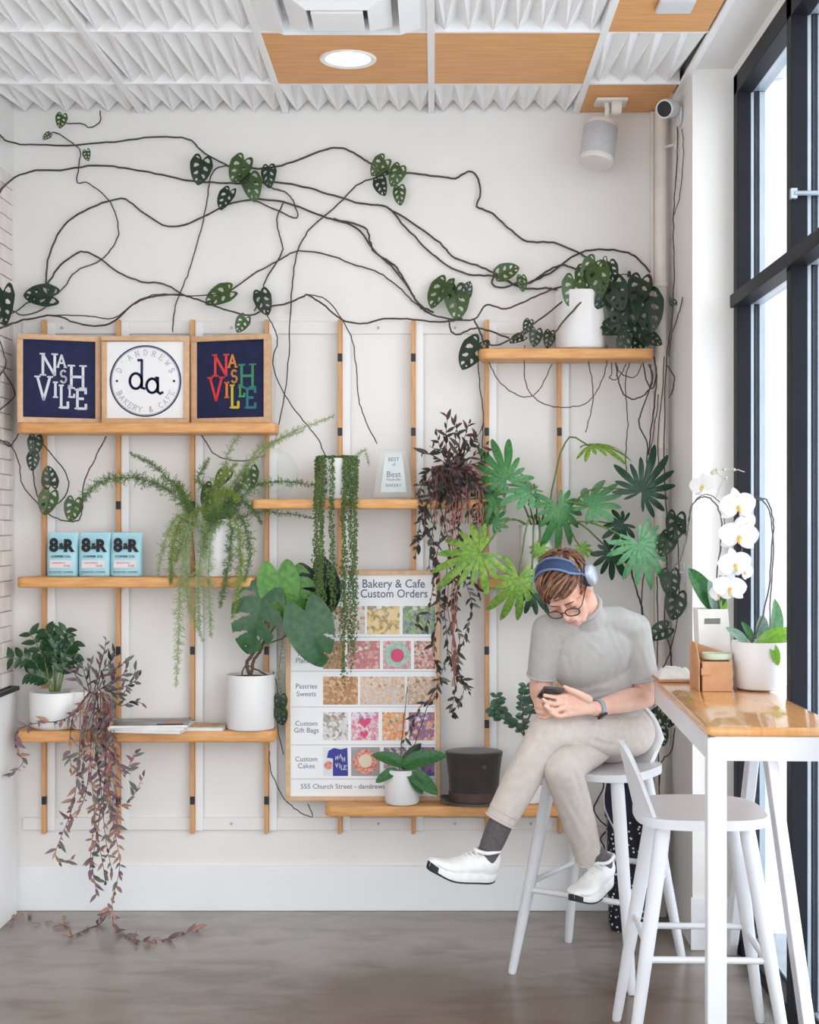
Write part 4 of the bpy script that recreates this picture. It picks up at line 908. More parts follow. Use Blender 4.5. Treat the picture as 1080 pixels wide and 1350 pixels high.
# vine creeping in along the left side of the wall
t = thing('creeping_vine', 'bare creeping vine stems with few leaves spreading from the left corner', 'plant', W(20,560,6.15))
le = [[(0,178),(12,187),(40,191),(100,191),(150,187),(200,181),(247,183),(270,202),(302,220)],
 [(-12,275),(8,243),(40,226),(80,224),(125,218),(165,222),(205,229),(250,238),(275,240),(312,242)],
 [(60,380),(65,335),(85,297),(118,275),(160,262),(185,277),(222,299),(260,290),(300,270),(340,262)],
 [(62,375),(80,350),(107,332),(130,340),(155,358),(185,371),(215,374),(240,388)],
 [(0,433),(20,425),(40,420),(70,416),(110,428),(145,426),(175,402),(200,391),(240,388)],[(70,416),(110,416),(150,419),(185,395),(210,388),(245,390),(290,388)],
 [(132,146),(132,160),(120,168),(108,163),(92,163),(82,160)],[(64,180),(74,175),(100,192),(106,202),(103,225),(102,241),(118,242),(145,266),(156,300),(152,320),(133,343),(100,358),(85,378),(70,390)],
 [(302,218),(282,225),(275,250),(268,290),(252,350),(240,380),(230,410),(228,438)],[(-10,395),(10,405),(30,415),(60,405),(62,375)],[(65,392),(40,398),(25,408),(0,420)]]
for i, p in enumerate(le): stem(t, p, .0042 if i < 5 else .003, 'stem_vine', 6.176 if i not in (4,5) else 6.13)
for p in ([(0,580),(14,586),(25,610),(30,640),(52,665),(75,684),(100,687),(108,675),(110,640),(125,605),(140,575)],[(50,572),(60,590),(85,620),(90,645),(75,665),(64,672)],[(42,578),(44,600),(44,630),(50,655),(64,668)],[(265,573),(285,600),(320,608),(350,600)],[(0,450),(8,480),(0,495)],[(5,490),(20,520),(0,540)],[(25,570),(14,588),(4,582)]):
    stem(t, p, .003, 'stem_vine', 6.12)
for x, y, a, s, k in ((82,152,262,18,0),(66,176,220,12,1),(114,199,280,14,0),(70,391,176,38,0),(4,384,272,46,0),(47,577,268,24,0),(44,598,268,22,1),(67,640,95,26,0),(66,650,258,30,0),(98,660,262,28,0),(300,622,230,24,0),(280,640,250,32,1),(330,618,275,26,0),(55,384,215,22,1)):
    LF(t, L_ad[k], 'leaf_vine' if rnd.random() < .6 else 'leaf_vine_dark', x, y, (6.13 if y < 500 else 6.05) if x > 40 else (XL+.075)*F/(x-CX), a, s, -.25, jit=.4)

# vine climbing the pier and hanging behind the pipe
t = thing('pier_vine', 'thin vine with small holed leaves climbing beside the corner pipe', 'plant', W(882,1150,6.02))
for p, r in (([(893,160,5.95),(893,200,5.95),(890,250,5.96),(888,300,5.97),(889,340,5.98),(888,390,5.98),(885,430,5.99),(879,470,6.0),(877,530,6.02),(876,620,6.02),(880,690,6.0)],.003),
 ([(899,170,5.90),(901,200,5.92),(897,255,5.93),(888,285,5.96)],.0022),([(900,392,5.94),(893,420,5.96),(886,440,5.98),(882,470,5.98)],.0026),([(880,482,5.99),(889,497,5.97),(887,515,5.97),(882,525,5.97)],.003),
 ([(876,700,6.0),(880,760,6.0),(876,810,6.0),(884,860,6.0),(886,880,6.0)],.0034),([(893,700,5.95),(895,760,5.93),(893,820,5.93),(880,870,5.95),(868,888,5.97)],.0026),([(866,760,6.02),(868,830,6.02),(866,900,6.02),(868,1000,6.0),(870,1150,6.0)],.003),([(890,960,5.95),(885,990,5.96),(872,1005,5.98),(869,1040,6.0)],.003),
 ([(832,750,6.1),(838,775,6.1),(846,800,6.1),(850,840,6.1)],.0045),([(850,750,6.1),(846,790,6.1),(850,840,6.1)],.003)):
    stem(t, p, r, 'stem_vine')
for x, y, a, s in ((892,680,262,34),(882,706,250,30),(884,755,268,32),(893,784,258,34),(880,828,205,30),(872,940,230,30),(888,936,250,24),(889,402,120,12),(870,960,280,24),(898,690,300,18)):
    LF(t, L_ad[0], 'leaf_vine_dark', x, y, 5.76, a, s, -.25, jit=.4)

# ------------------------------------------------------------------ asparagus fern on the second shelf
z2 = SZ['S2']+.0005; c = W(285, 760, 6.05)
t = thing('asparagus_fern', 'feathery asparagus fern spilling over a white pot on the second shelf', 'plant', (c.x,6.05,z2))
pot(t, (c.x,6.055,z2), .082, .098, .235)
fr_ = random.Random(5)
def frond(pts, m, spread, n, Y0=6.0, needle=.012, thick=.0014):
    P = spline([W(p[0],p[1],p[2] if len(p) > 2 else Y0) for p in pts], 8)
    st_ = MB().tube(P, [thick*(1-.6*i/len(P)) for i in range(len(P))], 4); mb = MB()
    cum = [0]
    for a, b in zip(P, P[1:]): cum.append(cum[-1]+(b-a).length)
    vs = []; fs = []
    n = int(n*2.1)
    for k in range(n):
        f = (k+fr_.random())/n; s = f*cum[-1]; i = max(0, min(len(P)-2, next((q for q in range(len(cum)-1) if cum[q+1] >= s), len(P)-2)))
        p = P[i].lerp(P[i+1], (s-cum[i])/max(1e-6, cum[i+1]-cum[i])); tg = (P[i+1]-P[i]).normalized()
        env = spread*(math.sin(math.pi*min(1, .12+f*.86))**.6)
        dv = V((fr_.gauss(0,1), fr_.gauss(0,.7), fr_.gauss(0,1))).normalized(); dv = (dv+tg*.55).normalized(); ln = env*fr_.uniform(.45,1)
        e = p+dv*ln
        w = dv.cross(V((0,1,0))).normalized()*.0007; o = len(vs); vs += [p-w, p+w, e]; fs.append((o,o+1,o+2))
        m2 = max(4, int(ln/.0028))
        for q in range(m2):
            b = p.lerp(e, (q+1)/m2); nd = V((fr_.gauss(0,1), fr_.gauss(0,1), fr_.gauss(0,1))).normalized(); nd = (nd+dv*.5).normalized()*needle*fr_.uniform(.6,1.1)
            ww = nd.cross(V((fr_.gauss(0,.3),1,fr_.gauss(0,.3)))).normalized()*.0010; o = len(vs)
            vs += [b-ww, b+ww, b+nd]; fs.append((o,o+1,o+2))
    mb.add(vs, fs); me = mb.mesh('frond'); o = link('frond', me, m, t)
    s_ = link('stalk', st_.mesh('stalk'), 'stem_green', o)
    return o
frond([(258,690),(240,660),(205,638),(165,630),(125,640),(92,682)], 'leaf_fern_dark', .045, 190, 5.98)
frond([(262,690),(245,655),(222,632),(200,612),(172,598)], 'leaf_fern_dark', .036, 120)
frond([(258,692),(245,665),(240,650),(235,635)], 'leaf_fern', .04, 90)
for pts, m, n, sp_, Y in (([(262,690),(240,685),(228,720),(225,770)],'leaf_fern',130,.04,5.96),([(265,690),(235,680),(215,720),(208,760)],'leaf_fern_pale',90,.03,5.97),
 ([(270,690),(250,700),(238,760),(236,830),(232,905)],'leaf_fern_pale',150,.036,5.93),([(272,690),(250,690),(245,740),(250,800),(268,845)],'leaf_fern_pale',140,.036,5.93),([(280,690),(270,700),(262,760),(263,830)],'leaf_fern_pale',130,.036,5.93),
 ([(290,690),(280,700),(275,760),(278,840)],'leaf_fern_pale',100,.034,5.93),([(300,690),(312,690),(318,740),(312,790),(306,815)],'leaf_fern',130,.036,5.94),([(300,690),(305,700),(300,750),(290,800)],'leaf_fern_dark',110,.036,5.94),
 ([(290,690),(300,670),(322,690),(330,730),(322,765)],'leaf_fern_dark',110,.036,5.95),([(275,692),(265,670),(250,690),(232,740)],'leaf_fern',110,.04,5.96),([(285,695),(285,675),(275,690),(268,730)],'leaf_fern_dark',120,.044,5.94),
 ([(300,690),(310,660),(330,668),(345,690)],'leaf_fern_dark',90,.034,5.98),
 ([(290,690),(300,650),(330,610),(375,575),(440,548)],'leaf_fern_pale',130,.026,6.0),([(295,690),(310,640),(335,600),(352,585),(400,568)],'leaf_fern_pale',110,.03,6.02),([(290,690),(292,650),(300,600),(325,560)],'leaf_fern_pale',90,.03,6.03),
 ([(300,690),(325,650),(360,635),(420,640)],'leaf_fern_dark',110,.032,6.0),([(300,690),(340,675),(380,678),(412,683)],'leaf_fern_dark',70,.018,6.0),([(280,690),(282,650),(290,630),(312,612)],'leaf_fern',110,.046,5.97),
 ([(275,692),(270,650),(262,630),(275,605)],'leaf_fern_dark',90,.034,6.02),([(285,692),(300,665),(318,640),(325,620)],'leaf_fern_dark',110,.042,6.0),([(282,692),(286,662),(300,648),(316,660)],'leaf_fern',110,.044,5.95),
 ([(440,640,6.1),(462,610,6.1),(480,594,6.1),(486,612,6.1)],'leaf_fern_pale',50,.018,6.1),([(385,800,6.05),(372,850,6.05),(368,900,6.05),(376,935,6.05)],'leaf_fern_pale',40,.02,6.05)):
    frond(pts, m, sp_, n, Y)

# ------------------------------------------------------------------ string of pearls on the middle shelf
c = W(444.5, 655, 6.05); pr0 = 26*6.04/F
t = thing('string_of_pearls', 'string-of-pearls plant trailing long beaded strands from a white pot', 'plant', (c.x,6.05,z4))
ph_ = W(0,604,6.0).z-z4; pot(t, (c.x,6.05,z4), pr0*.9, pr0, ph_, soil=.012)
pr2 = random.Random(11); bm_v = []; bead = MB().ball((0,0,0), 1, 6, 4)
def beads(name, lst):
    vs = np.array(bead.v); mb = MB()
    for p, r in lst: mb.add([V(v)*r+p for v in bead.v], bead.f)
    o = link(name, mb.mesh(name, smooth=180), 'leaf_pearl', t); return o
allb = []; strands = []
for k in range(46):
    a = math.radians(pr2.uniform(186,354)); ux = math.cos(a)
    if -.12 < ux < .30: continue
    left = ux < .1
    ylen = pr2.uniform(.28,.86) if left else pr2.uniform(.4,1.0)
    yend = 680+ylen*(225 if left else 230)
    x0 = c.x+pr0*1.03*ux; y0 = 6.05+pr0*1.03*math.sin(a); ztop = z4+ph_
    yy = min(y0, SY0-.012+pr2.uniform(-.02,.004))
    zend = W(0,yend,5.95).z
    P = [V((c.x+pr0*.5*ux,6.05+pr0*.5*math.sin(a),ztop+.002)), V((x0,y0-.003,ztop+.004)), V((x0+.002,(y0+yy)/2,ztop-.07)), V((x0+pr2.uniform(-.006,.006),yy,z4+.0))]
    n_ = 6; 
    for j in range(1, n_+1): P.append(V((x0+pr2.uniform(-.008,.008)+(.012 if left else -.008)*j/n_*(1 if pr2.random() < .6 else -.3), yy+pr2.uniform(-.003,.003), z4+(zend-z4)*j/n_)))
    S = spline(P, 8); strands.append(S)
    MB().tube(S[::2]+[S[-1]], .0008, 4).build('strand', 'stem_green', t)
    d = 0
    for p, q in zip(S, S[1:]):
        L_ = (q-p).length; d += L_
        while d > 0:
            allb.append((p.lerp(q, pr2.random())+V((pr2.choice((-1,1))*pr2.uniform(.002,.006), pr2.uniform(-.005,.001), 0)), pr2.uniform(.0030,.0043))); d -= .0085 if p.z > z4-.02 else .0102
for k in range(420):
    a = pr2.uniform(0, 2*math.pi); r = pr0*math.sqrt(pr2.random())*.98
    allb.append((V((c.x+r*math.cos(a), 6.05+r*math.sin(a), z4+ph_-.006+pr2.uniform(0,.014))), pr2.uniform(.0035,.0048)))
for k in range(260):                        # dense mat over the pot's left and right front
    a = math.radians(pr2.choice((pr2.uniform(186,245), pr2.uniform(290,354)))); zz = z4+ph_*pr2.uniform(.1,1.0)
    allb.append((V((c.x+(pr0+.004)*math.cos(a), 6.05+(pr0+.004)*math.sin(a), zz)), pr2.uniform(.0032,.0046)))
tag(beads('pearl_leaves', allb), kind='stuff')

# ------------------------------------------------------------------ trailing plants with narrow leaves
def trailing(t, stems, m_st, mats, Y, r, gap, size, seed, limit=290):
    R_ = random.Random(seed); cnt = 0; extra = {}
    for st in stems:
        pts = [(p[0],p[1],p[2] if len(p) > 2 else Y+R_.uniform(-.03,.02)) for p in st]
        P = spline([W(*p) for p in pts], 7)
        MB().tube(P, [r*(1-.5*i/len(P)) for i in range(len(P))], 5).build('stem', R_.choice(m_st), t, smooth=80)
        d = R_.uniform(0,gap); side = 1; tot = sum((b-a).length for a, b in zip(P, P[1:])); run = 0
        for a, b in zip(P, P[1:]):
            L_ = (b-a).length; d += L_; run += L_
            while d > gap:
                d -= gap*R_.uniform(.75,1.25)
                if run/tot < .10: continue
                tg = (b-a).normalized(); ang = R_.uniform(0,6.28); sd = tg.cross(V((math.cos(ang), math.sin(ang)*.6-.3, math.sin(ang)))).normalized()
                dr_ = (tg*R_.uniform(.3,1.0)+sd*side*.9+V((0,-.15,0))).normalized(); side = -side
                m = R_.choice(mats); key = (id(L_lan), m); M_ = place(a.lerp(b, R_.random()), dr_, V((R_.uniform(-.6,.6),-1,R_.uniform(-.2,.8))), size*R_.uniform(.6,1.15))
                if key not in cache: cache[key] = with_mat(L_lan, m)
                if cnt < limit and R_.random() < .62: link('leaf', cache[key], None, t, M_); cnt += 1
                else: extra.setdefault(m, MB()).add([M_ @ (v.co*.8) for v in L_lan.vertices], [tuple(p.vertices) for p in L_lan.polygons])
    for m, mb in extra.items(): tag(link('small_leaves', mb.mesh('small_leaves', smooth=180), m, t), kind='stuff')
# left: pinkish one on the third shelf, reaching the floor
c = W(113, 962, 6.05); t = thing('pink_trailing_plant', 'pink and grey trailing plant hanging from the shelf down to the floor', 'plant', (c.x,6.05,z3))
pot(t, (c.x,6.045,z3), .056, .064, W(0,912,6.0).z-z3)
up_ = [[(115,910),(105,900),(98,885),(98,868)],[(118,910),(112,890),(108,875)],[(125,908),(132,880),(137,860),(140,842)],[(128,908),(135,885),(148,870),(152,860)],[(130,908),(140,890),(155,880),(165,872)],[(135,908),(150,900),(163,888),(168,875)],[(138,910),(160,915),(172,900),(180,880)],[(140,915),(158,930),(175,925),(190,928)],[(142,912),(165,905),(180,896),(186,885)],[(130,910),(150,895),(146,875),(143,855)],[(120,908),(118,885),(122,870)]]
trailing(t, up_, ['stem_dark'], ['leaf_greygreen','leaf_dark','leaf_greygreen','leaf_greygreen','leaf_mauve'], 6.03, .0022, .017, .056, 1, 100)
dn = [[(118,912),(108,925,5.95),(95,942,5.93),(75,951,5.93),(50,953,5.94),(28,960,5.93),(19,974,5.92),(24,992,5.92),(30,1005,5.92),(12,1025,5.92)],
 [(122,912),(112,940,5.94),(105,990,5.92),(100,1040,5.92),(92,1075,5.92),(80,1105,5.92),(73,1125,5.92),(80,1136,5.92),(98,1132,5.92)],
 [(128,912),(130,950,5.93),(128,1000,5.91),(134,1050,5.91),(128,1100,5.91),(122,1140,5.91),(128,1180,5.91)],
 [(134,912),(138,950,5.93),(140,1010,5.91),(146,1060,5.91),(152,1100,5.91),(158,1140,5.91),(150,1180,5.91),(144,1212,5.9)],
 [(136,912),(144,950,5.93),(152,1000,5.91),(164,1022,5.91),(172,1005,5.91),(178,992,5.91)],[(134,912),(142,960,5.92),(150,1030,5.9),(160,1062,5.9),(175,1050,5.9),(190,1022,5.9)],
 [(128,912),(122,955,5.93),(118,1010,5.91),(112,1050,5.91),(100,1075,5.91),(88,1080,5.91)],[(132,914),(134,955,5.92),(140,1000,5.9),(136,1060,5.9),(140,1110,5.9),(148,1150,5.9)],
 [(130,914),(126,960,5.92),(120,1020,5.9),(126,1070,5.9),(120,1120,5.9),(118,1160,5.9)],[(136,914),(140,960,5.92),(146,1010,5.9),(140,1050,5.9),(152,1090,5.9)],
 [(120,912),(105,930,5.94),(95,950,5.93),(92,985,5.92),(94,1015,5.92)],[(132,912),(146,940,5.93),(150,975,5.91),(142,1020,5.9),(150,1070,5.9),(158,1105,5.9)],[(126,912),(132,948,5.93),(126,985,5.91),(132,1030,5.9),(124,1075,5.9),(134,1130,5.9),(140,1165,5.9)],[(126,912),(114,945,5.93),(110,1000,5.92),(108,1050,5.92)],
 [(146,1185,5.9),(148,1215,5.86),(160,1230,5.80),(180,1241,5.75),(205,1241,5.75),(235,1236,5.78),(258,1222,5.84)],[(146,1190,5.9),(132,1215,5.86),(112,1226,5.82),(90,1236,5.78)]]
fl = lambda x, y: (x, y, CH*F/(y-CY)-.025)
dn = [[(148,1195,5.9),fl(150,1218),fl(160,1230),fl(180,1240),fl(205,1240),fl(235,1235),fl(258,1225)],[(146,1195,5.9),fl(134,1216),fl(112,1226),fl(90,1236)]]+dn[:-2]
trailing(t, dn, ['stem_red','stem_red','stem_dark'], ['leaf_pink','leaf_mauve','leaf_greygreen','leaf_greygreen','leaf_mauve','leaf_dry'], 6.0, .0022, .0165, .056, 2, 195)
for i in range(14):                         # twigs over the pot
    x = rnd.uniform(95,150); stem(t, [(125+rnd.uniform(-15,15),908,5.99),(x,930,5.95),(x-12+rnd.uniform(-10,14),968,5.93),(x+rnd.uniform(-12,12),1000,5.93)], .0016, rnd.choice(['stem_red','leaf_pink','stem_dark']))
# dead leaves on the floor
for i in range(14):
    px_, py_ = rnd.uniform(8,100), rnd.uniform(1208,1226); Yd = CH*F/(py_-CY); p = W(px_,py_,Yd)
    key = (id(L_lan), 'leaf_dry')
    if key not in cache: cache[key] = with_mat(L_lan, 'leaf_dry')
    tag(link('fallen_leaf', cache[key], None, None, place(p+V((0,0,.012)), (rnd.uniform(-1,1),rnd.uniform(-1,1),0), (rnd.uniform(-.2,.2),rnd.uniform(-.2,.2),1), .055)), 'dry fallen leaf on the concrete floor below the trailing plant', 'leaf', 'fallen leaves by the left wall')
# middle: dark one on the middle shelf
c = W(596, 655, 6.05); t = thing('dark_trailing_plant', 'dark-leaved trailing plant with red stems hanging from the middle shelf', 'plant', (c.x,6.05,z4))
pot(t, (c.x,6.05,z4), .075, .085, .135, 'stem_dark')
up_ = [[(590,612),(580,590),(575,565)],[(592,612),(588,580),(590,550)],[(596,612),(600,585),(603,560)],[(600,612),(610,585),(620,552)],[(605,612),(620,590),(636,565)],[(608,612),(626,600),(642,585)],[(590,612),(570,600),(556,598)],[(588,615),(566,620),(552,640)],[(600,610),(606,580),(598,556)],[(610,614),(630,610),(644,600)],[(598,612),(612,595),(628,575)],[(594,612),(584,598),(566,588)]]
trailing(t, up_, ['stem_dark'], ['leaf_dark','leaf_dark','leaf_dusk'], 6.0, .002, .016, .052, 3, 80)
cl = []
for i in range(22):
    a = rnd.uniform(math.pi*.95, math.pi*2.05); x = 597+rnd.uniform(20,44)*math.cos(a); y = 640-rnd.uniform(-32,40)*math.sin(a)*.9
    cl.append([(597+rnd.uniform(-14,14),614,6.0),((597+x)/2+rnd.uniform(-8,8),min(618,(614+y)/2),5.95),(x,y,5.92)])
trailing(t, cl, ['stem_red','stem_dark'], ['leaf_dark','leaf_dusk','leaf_dark','leaf_mauve'], 5.95, .0018, .012, .05, 9, 110)
dn = [[(585,612),(562,625),(553,660),(560,700),(550,720)],[(588,612),(568,640),(560,690),(575,730),(580,790),(572,850),(578,900),(570,925)],[(592,612),(580,650),(590,710),(600,770),(596,830),(604,880),(595,940)],[(600,612),(610,650),(604,710),(612,760),(622,800),(610,850)],
 [(606,612),(626,640),(632,680),(618,720),(624,760),(634,790)],[(595,614),(590,660),(578,720),(570,780),(560,830),(548,818)],[(598,614),(604,660),(592,730),(586,800),(590,860),(575,905)],[(610,614),(632,640),(640,665),(636,700)],[(590,614),(572,650),(556,680),(548,735)],[(596,614),(598,680),(606,740),(600,800),(606,850),(600,885),(612,908),(595,945)],[(590,860),(602,880),(615,905),(620,915)],[(575,920),(556,930),(540,960),(530,985)],
 [(600,614),(618,670),(630,710),(612,750)],[(585,614),(575,670),(566,740),(572,760)]]
trailing(t, [[(x,y,5.96 if y > 625 else 6.0) for x, y in s] for s in dn], ['stem_red','stem_dark','stem_dark'], ['leaf_dark','leaf_dark','leaf_dark','leaf_greygreen'], 5.95, .0022, .017, .055, 4, 105)
for i in range(26):
    x = rnd.uniform(565,632); stem(t, [(596+rnd.uniform(-12,12),612,6.0),(x,622+rnd.uniform(-8,10),5.95),(x+rnd.uniform(-8,8),655,5.93),(x+rnd.uniform(-10,10),690,5.93)], .0017, rnd.choice(['stem_red','stem_red','stem_dark']))
for dx in (-5,0,4,8): stem(t, [(596+dx,625,5.96),(593+dx*.9,680,5.93),(598+dx*.7,740,5.93),(595+dx*.9,800,5.93),(600-dx*.5,860,5.93),(598+dx*.4,905,5.93)], .0024, 'stem_red')

# ------------------------------------------------------------------ zamioculcas, left on the third shelf
c = W(75, 960, 6.06); t = thing('zz_plant', 'glossy dark green ZZ plant in a white pot with saucer', 'plant', (c.x-.005,6.06,z3)); hz_ = W(0,913,6.0).z-z3-.008
MB().lathe([(0,0),(.085,0),(.105,.014),(.108,.018),(.104,.018),(.086,.007),(0,.007)], (c.x-.005,6.06,z3), 44).build('saucer', 'white_ceramic', t, smooth=40)
pot(t, (c.x-.005,6.06,z3+.0075), .102, .107, hz_)
for pts in ([(68,912),(55,890),(42,870),(12,868)],[(66,912),(62,885),(55,862),(38,832)],[(72,912),(72,880),(78,850),(88,828)],[(74,912),(74,870),(68,845),(60,830)],[(78,912),(84,885),(86,862),(98,845)],[(76,912),(80,890),(90,870),(100,862)],[(70,912),(66,898),(50,890),(38,888)]):
    P = spline([W(x,y,6.03+.02*rnd.random()) for x, y in pts], 6); MB().tube(P, [.0042*(1-.7*i/len(P)) for i in range(len(P))], 6).build('stem', 'stem_green', t, smooth=80)
    n = len(P)
    for i in range(int(n*.38), n, 2):
        tg = (P[min(i+1,n-1)]-P[i-1]).normalized()
        for s in (-1, 1):
            sd = tg.cross(V((0,-1,.2))).normalized()*s; key = (id(L_ov), 'leaf_zz')
            if key not in cache: cache[key] = with_mat(L_ov, 'leaf_zz')
            link('leaf', cache[key], None, t, place(P[i], tg*.6+sd+V((0,rnd.uniform(-.5,.2),0)), V((rnd.uniform(-.3,.3),-1,.8)), rnd.uniform(.046,.06)))

# ------------------------------------------------------------------ monstera in a white pot on the third shelf
c = W(331, 960, 6.05); t = thing('monstera', 'split-leaf monstera with large glossy leaves in a white pot', 'plant', (c.x,6.045,z3)); rp = 32*6.02/F
pot(t, (c.x,6.045,z3), rp*.99, rp, W(0,890,6.0).z-z3, soil=.012)
for p, r in (([(331,892),(325,875),(336,858),(340,848)],.009),([(331,892),(334,872),(342,860),(348,845)],.008),([(318,893),(324,878),(345,886),(355,892)],.004)): stem(t, p, r, 'stem_brown', 6.03)
for p in ([(336,862),(338,830),(345,790,5.98)],[(340,855),(355,800,6.0),(366,757,5.98)],[(345,850),(375,840,6.0),(395,815,5.95),(400,808,5.93)],[(345,852),(385,790,6.03),(408,750,6.03)]): stem(t, p, .0045, 'stem_green', 6.03)
LF(t, L_mo[0], 'leaf_monstera', 346, 788, 5.96, 254, 76, -.15); LF(t, L_mo[2], 'leaf_monstera_bright', 366, 754, 5.97, 276, 66, -.1)
LF(t, L_mo[2], 'leaf_monstera', 402, 806, 5.91, 288, 76, -.15); LF(t, L_mo[1], 'leaf_monstera_dark', 412, 750, 6.02, 292, 66, .1); LF(t, L_mo[1], 'leaf_monstera_dark', 430, 765, 6.03, 268, 50, .1)
LF(t, L_mo[0], 'leaf_monstera_bright', 385, 760, 5.99, 292, 52, -.1)
stem(t, [(355,990,6.1),(357,1015,6.1),(373,1050,6.1),(392,1068,6.1),(412,1077,6.1),(406,1060,6.1)], .0026, 'stem_vine'); stem(t, [(360,885,6.05),(366,910,6.05),(366,960,6.05),(374,995,6.05)], .0026, 'stem_vine')
LF(t, L_ad[0], 'leaf_vine_dark', 370, 918, 6.03, 268, 22); LF(t, L_ad[0], 'leaf_vine_dark', 369, 935, 6.03, 280, 22)

# ------------------------------------------------------------------ finger-leaved philodendron on the right shelf
z6 = SZ['S6']+.0005; c = W(710, 760, 6.05); t = thing('philodendron', 'philodendron with wide finger-lobed leaves in a white pot', 'plant', (c.x,6.05,z6)); rp = 26*6.02/F
pot(t, (c.x,6.05,z6), rp*.82, rp, W(0,692,6.0).z-z6)
PHI = [(633,729,5.86,205,58,0,'leaf_philo_lime',(-.1,-1,.35)),(668,632,5.95,120,44,1,'leaf_philo',(-.3,-1,.5)),(652,655,5.97,190,34,1,'leaf_philo',(-.2,-1,.6)),(735,668,5.92,290,44,1,'leaf_philo',(0,-1,.9)),(700,648,5.95,160,36,2,'leaf_philo_pale',(0,-.8,1)),(778,668,5.9,40,46,2,'leaf_philo_pale',(.1,-.7,.9)),
 (842,716,5.74,300,54,0,'leaf_philo_pale',(.1,-1,.1)),(846,648,5.80,60,52,0,'leaf_philo_dark',(.2,-1,.2)),(780,588,5.98,10,38,1,'leaf_philo_lime',(0,-.35,1)),(684,762,5.9,265,46,1,'leaf_philo_lime',(.2,-1,.2)),(700,778,5.94,300,36,2,'leaf_philo_dark',(.2,-1,.1)),(806,728,5.98,260,34,2,'leaf_philo_dark',(0,-1,0)),(822,690,5.9,200,30,2,'leaf_philo_dark',(0,-1,.2)),(712,722,5.95,250,18,2,'leaf_philo_lime',(0,-1,.3)),(766,722,5.98,300,16,2,'leaf_philo_lime',(0,-1,.3)),(650,690,5.98,60,26,2,'leaf_philo',(0,-1,.5))]
for x, y, Y, a, s, k, m, fc in PHI:
    LF(t, L_fi[k], m, x, y, Y, a, s, 0, fc)
    mx_ = ((x+710)/2, min(y, 690)-8+abs(x-710)*.05, (Y+6.03)/2-.02); stem(t, [(710+(x-710)*.12,697,6.04),mx_,(x,y,Y+.006)], .0042, 'stem_green')

# ------------------------------------------------------------------ jade plant and orchid on the lowest shelf
c = W(700, 1055, 6.05); t = thing('jade_plant', 'small jade plant with round fleshy leaves behind the crossed leg', 'plant', (c.x,6.055,z7)); 
pot(t, (c.x,6.055,z7), .05, .058, .075)
for pts in ([(700,1042),(693,985),(690,968),(672,950),(662,940),(654,918)],[(700,1042),(696,985),(690,960),(690,930),(694,905)],[(690,960),(700,940),(706,918)],[(672,950),(662,945),(650,935)]):
    P = spline([W(x,y,6.04) for x, y in pts], 5); MB().tube(P, [.0055*(1-.6*i/len(P)) for i in range(len(P))], 6).build('stem', 'stem_brown', t, smooth=80)
    for i in range(int(len(P)*.5), len(P)):
        for s in (-1, 1):
            key = (id(L_rd), 'leaf_jade')
            if key not in cache: cache[key] = with_mat(L_rd, 'leaf_jade')
            link('leaf', cache[key], None, t, place(P[i], V((s*rnd.uniform(.6,1),rnd.uniform(-.6,.1),rnd.uniform(-.5,.6))), V((rnd.uniform(-.4,.4),-1,.6)), rnd.uniform(.03,.04)))
c = W(530.5, 1062, 6.02); t = thing('shelf_orchid', 'flowerless orchid with drooping leaves in a small white pot', 'plant', (c.x,6.02,z7)); rp = 24.5*6.0/F
pot(t, (c.x,6.02,z7), rp*.93, rp, W(0,1016,5.96).z-z7, bev=.015)
LF(t, L_or, 'leaf_orchid', 536, 1010, 5.99, 150, 46, -.3, (.3,-1,.7)); LF(t, L_or, 'leaf_orchid', 530, 1010, 5.98, 25, 58, -.3, (-.3,-1,.7)); LF(t, L_or, 'leaf_orchid', 534, 1014, 5.97, 330, 52, -.3, (-.2,-1,.7)); LF(t, L_or, 'leaf_orchid', 540, 1016, 5.96, 300, 34, -.3, (-.2,-1,.5)); LF(t, L_or, 'leaf_orchid', 524, 1014, 5.97, 205, 32, -.3, (.3,-1,.6)); LF(t, L_or, 'leaf_vine_dark', 530, 1014, 6.0, 60, 40, -.2, (0,-1,.7))
stem(t, [(527,1016),(530,970),(535,930),(537,905)], .0022, 'stem_dark', 6.02); stem(t, [(532,1016),(545,985),(556,955),(570,915),(585,895)], .0022, 'stem_dark', 6.02)

# ------------------------------------------------------------------ orchids on the table
zt2 = TH+.0008; c = W(1003, 905, 4.95); t = thing('table_orchid', 'orchid in a large white pot on the table by the window', 'plant', (c.x,4.95,zt2)); rp = 37.5*4.93/F
pot(t, (c.x,4.95,zt2), rp*.90, rp*1.03, W(0,848,4.86).z-zt2, bev=.02)
LF(t, L_or, 'leaf_orchid_lime', 998, 850, 4.90, 28, 54, -.3, (-.5,-1,.35)); LF(t, L_or, 'leaf_orchid', 1015, 848, 4.97, 68, 60, .1, (.6,-.8,.2)); LF(t, L_or, 'leaf_orchid_pale', 1003, 850, 4.98, 80, 42, .2, (0,-1,.3)); LF(t, L_or, 'leaf_orchid_pale', 985, 850, 4.95, 130, 34, 0, (.4,-1,.4)); LF(t, L_or, 'leaf_orchid_lime', 1018, 848, 4.86, 285, 30, -.25, (-.1,-1,.3)); LF(t, L_or, 'leaf_orchid', 992, 848, 4.98, 105, 30, 0, (.4,-1,.4))
S1 = [(990,850),(1003,820),(1014,775),(1018,720),(1020,690),(1014,664),(1003,657),(990,664),(984,690),(978,730),(970,770)]
S2 = [(1016,850),(1016,800),(1019,740),(1019,700),(1012,668),(1000,658),(985,662)]
stem(t, S1, .0032, 'stem_purple', 4.95); stem(t, S2, .0028, 'stem_purple', 4.96)
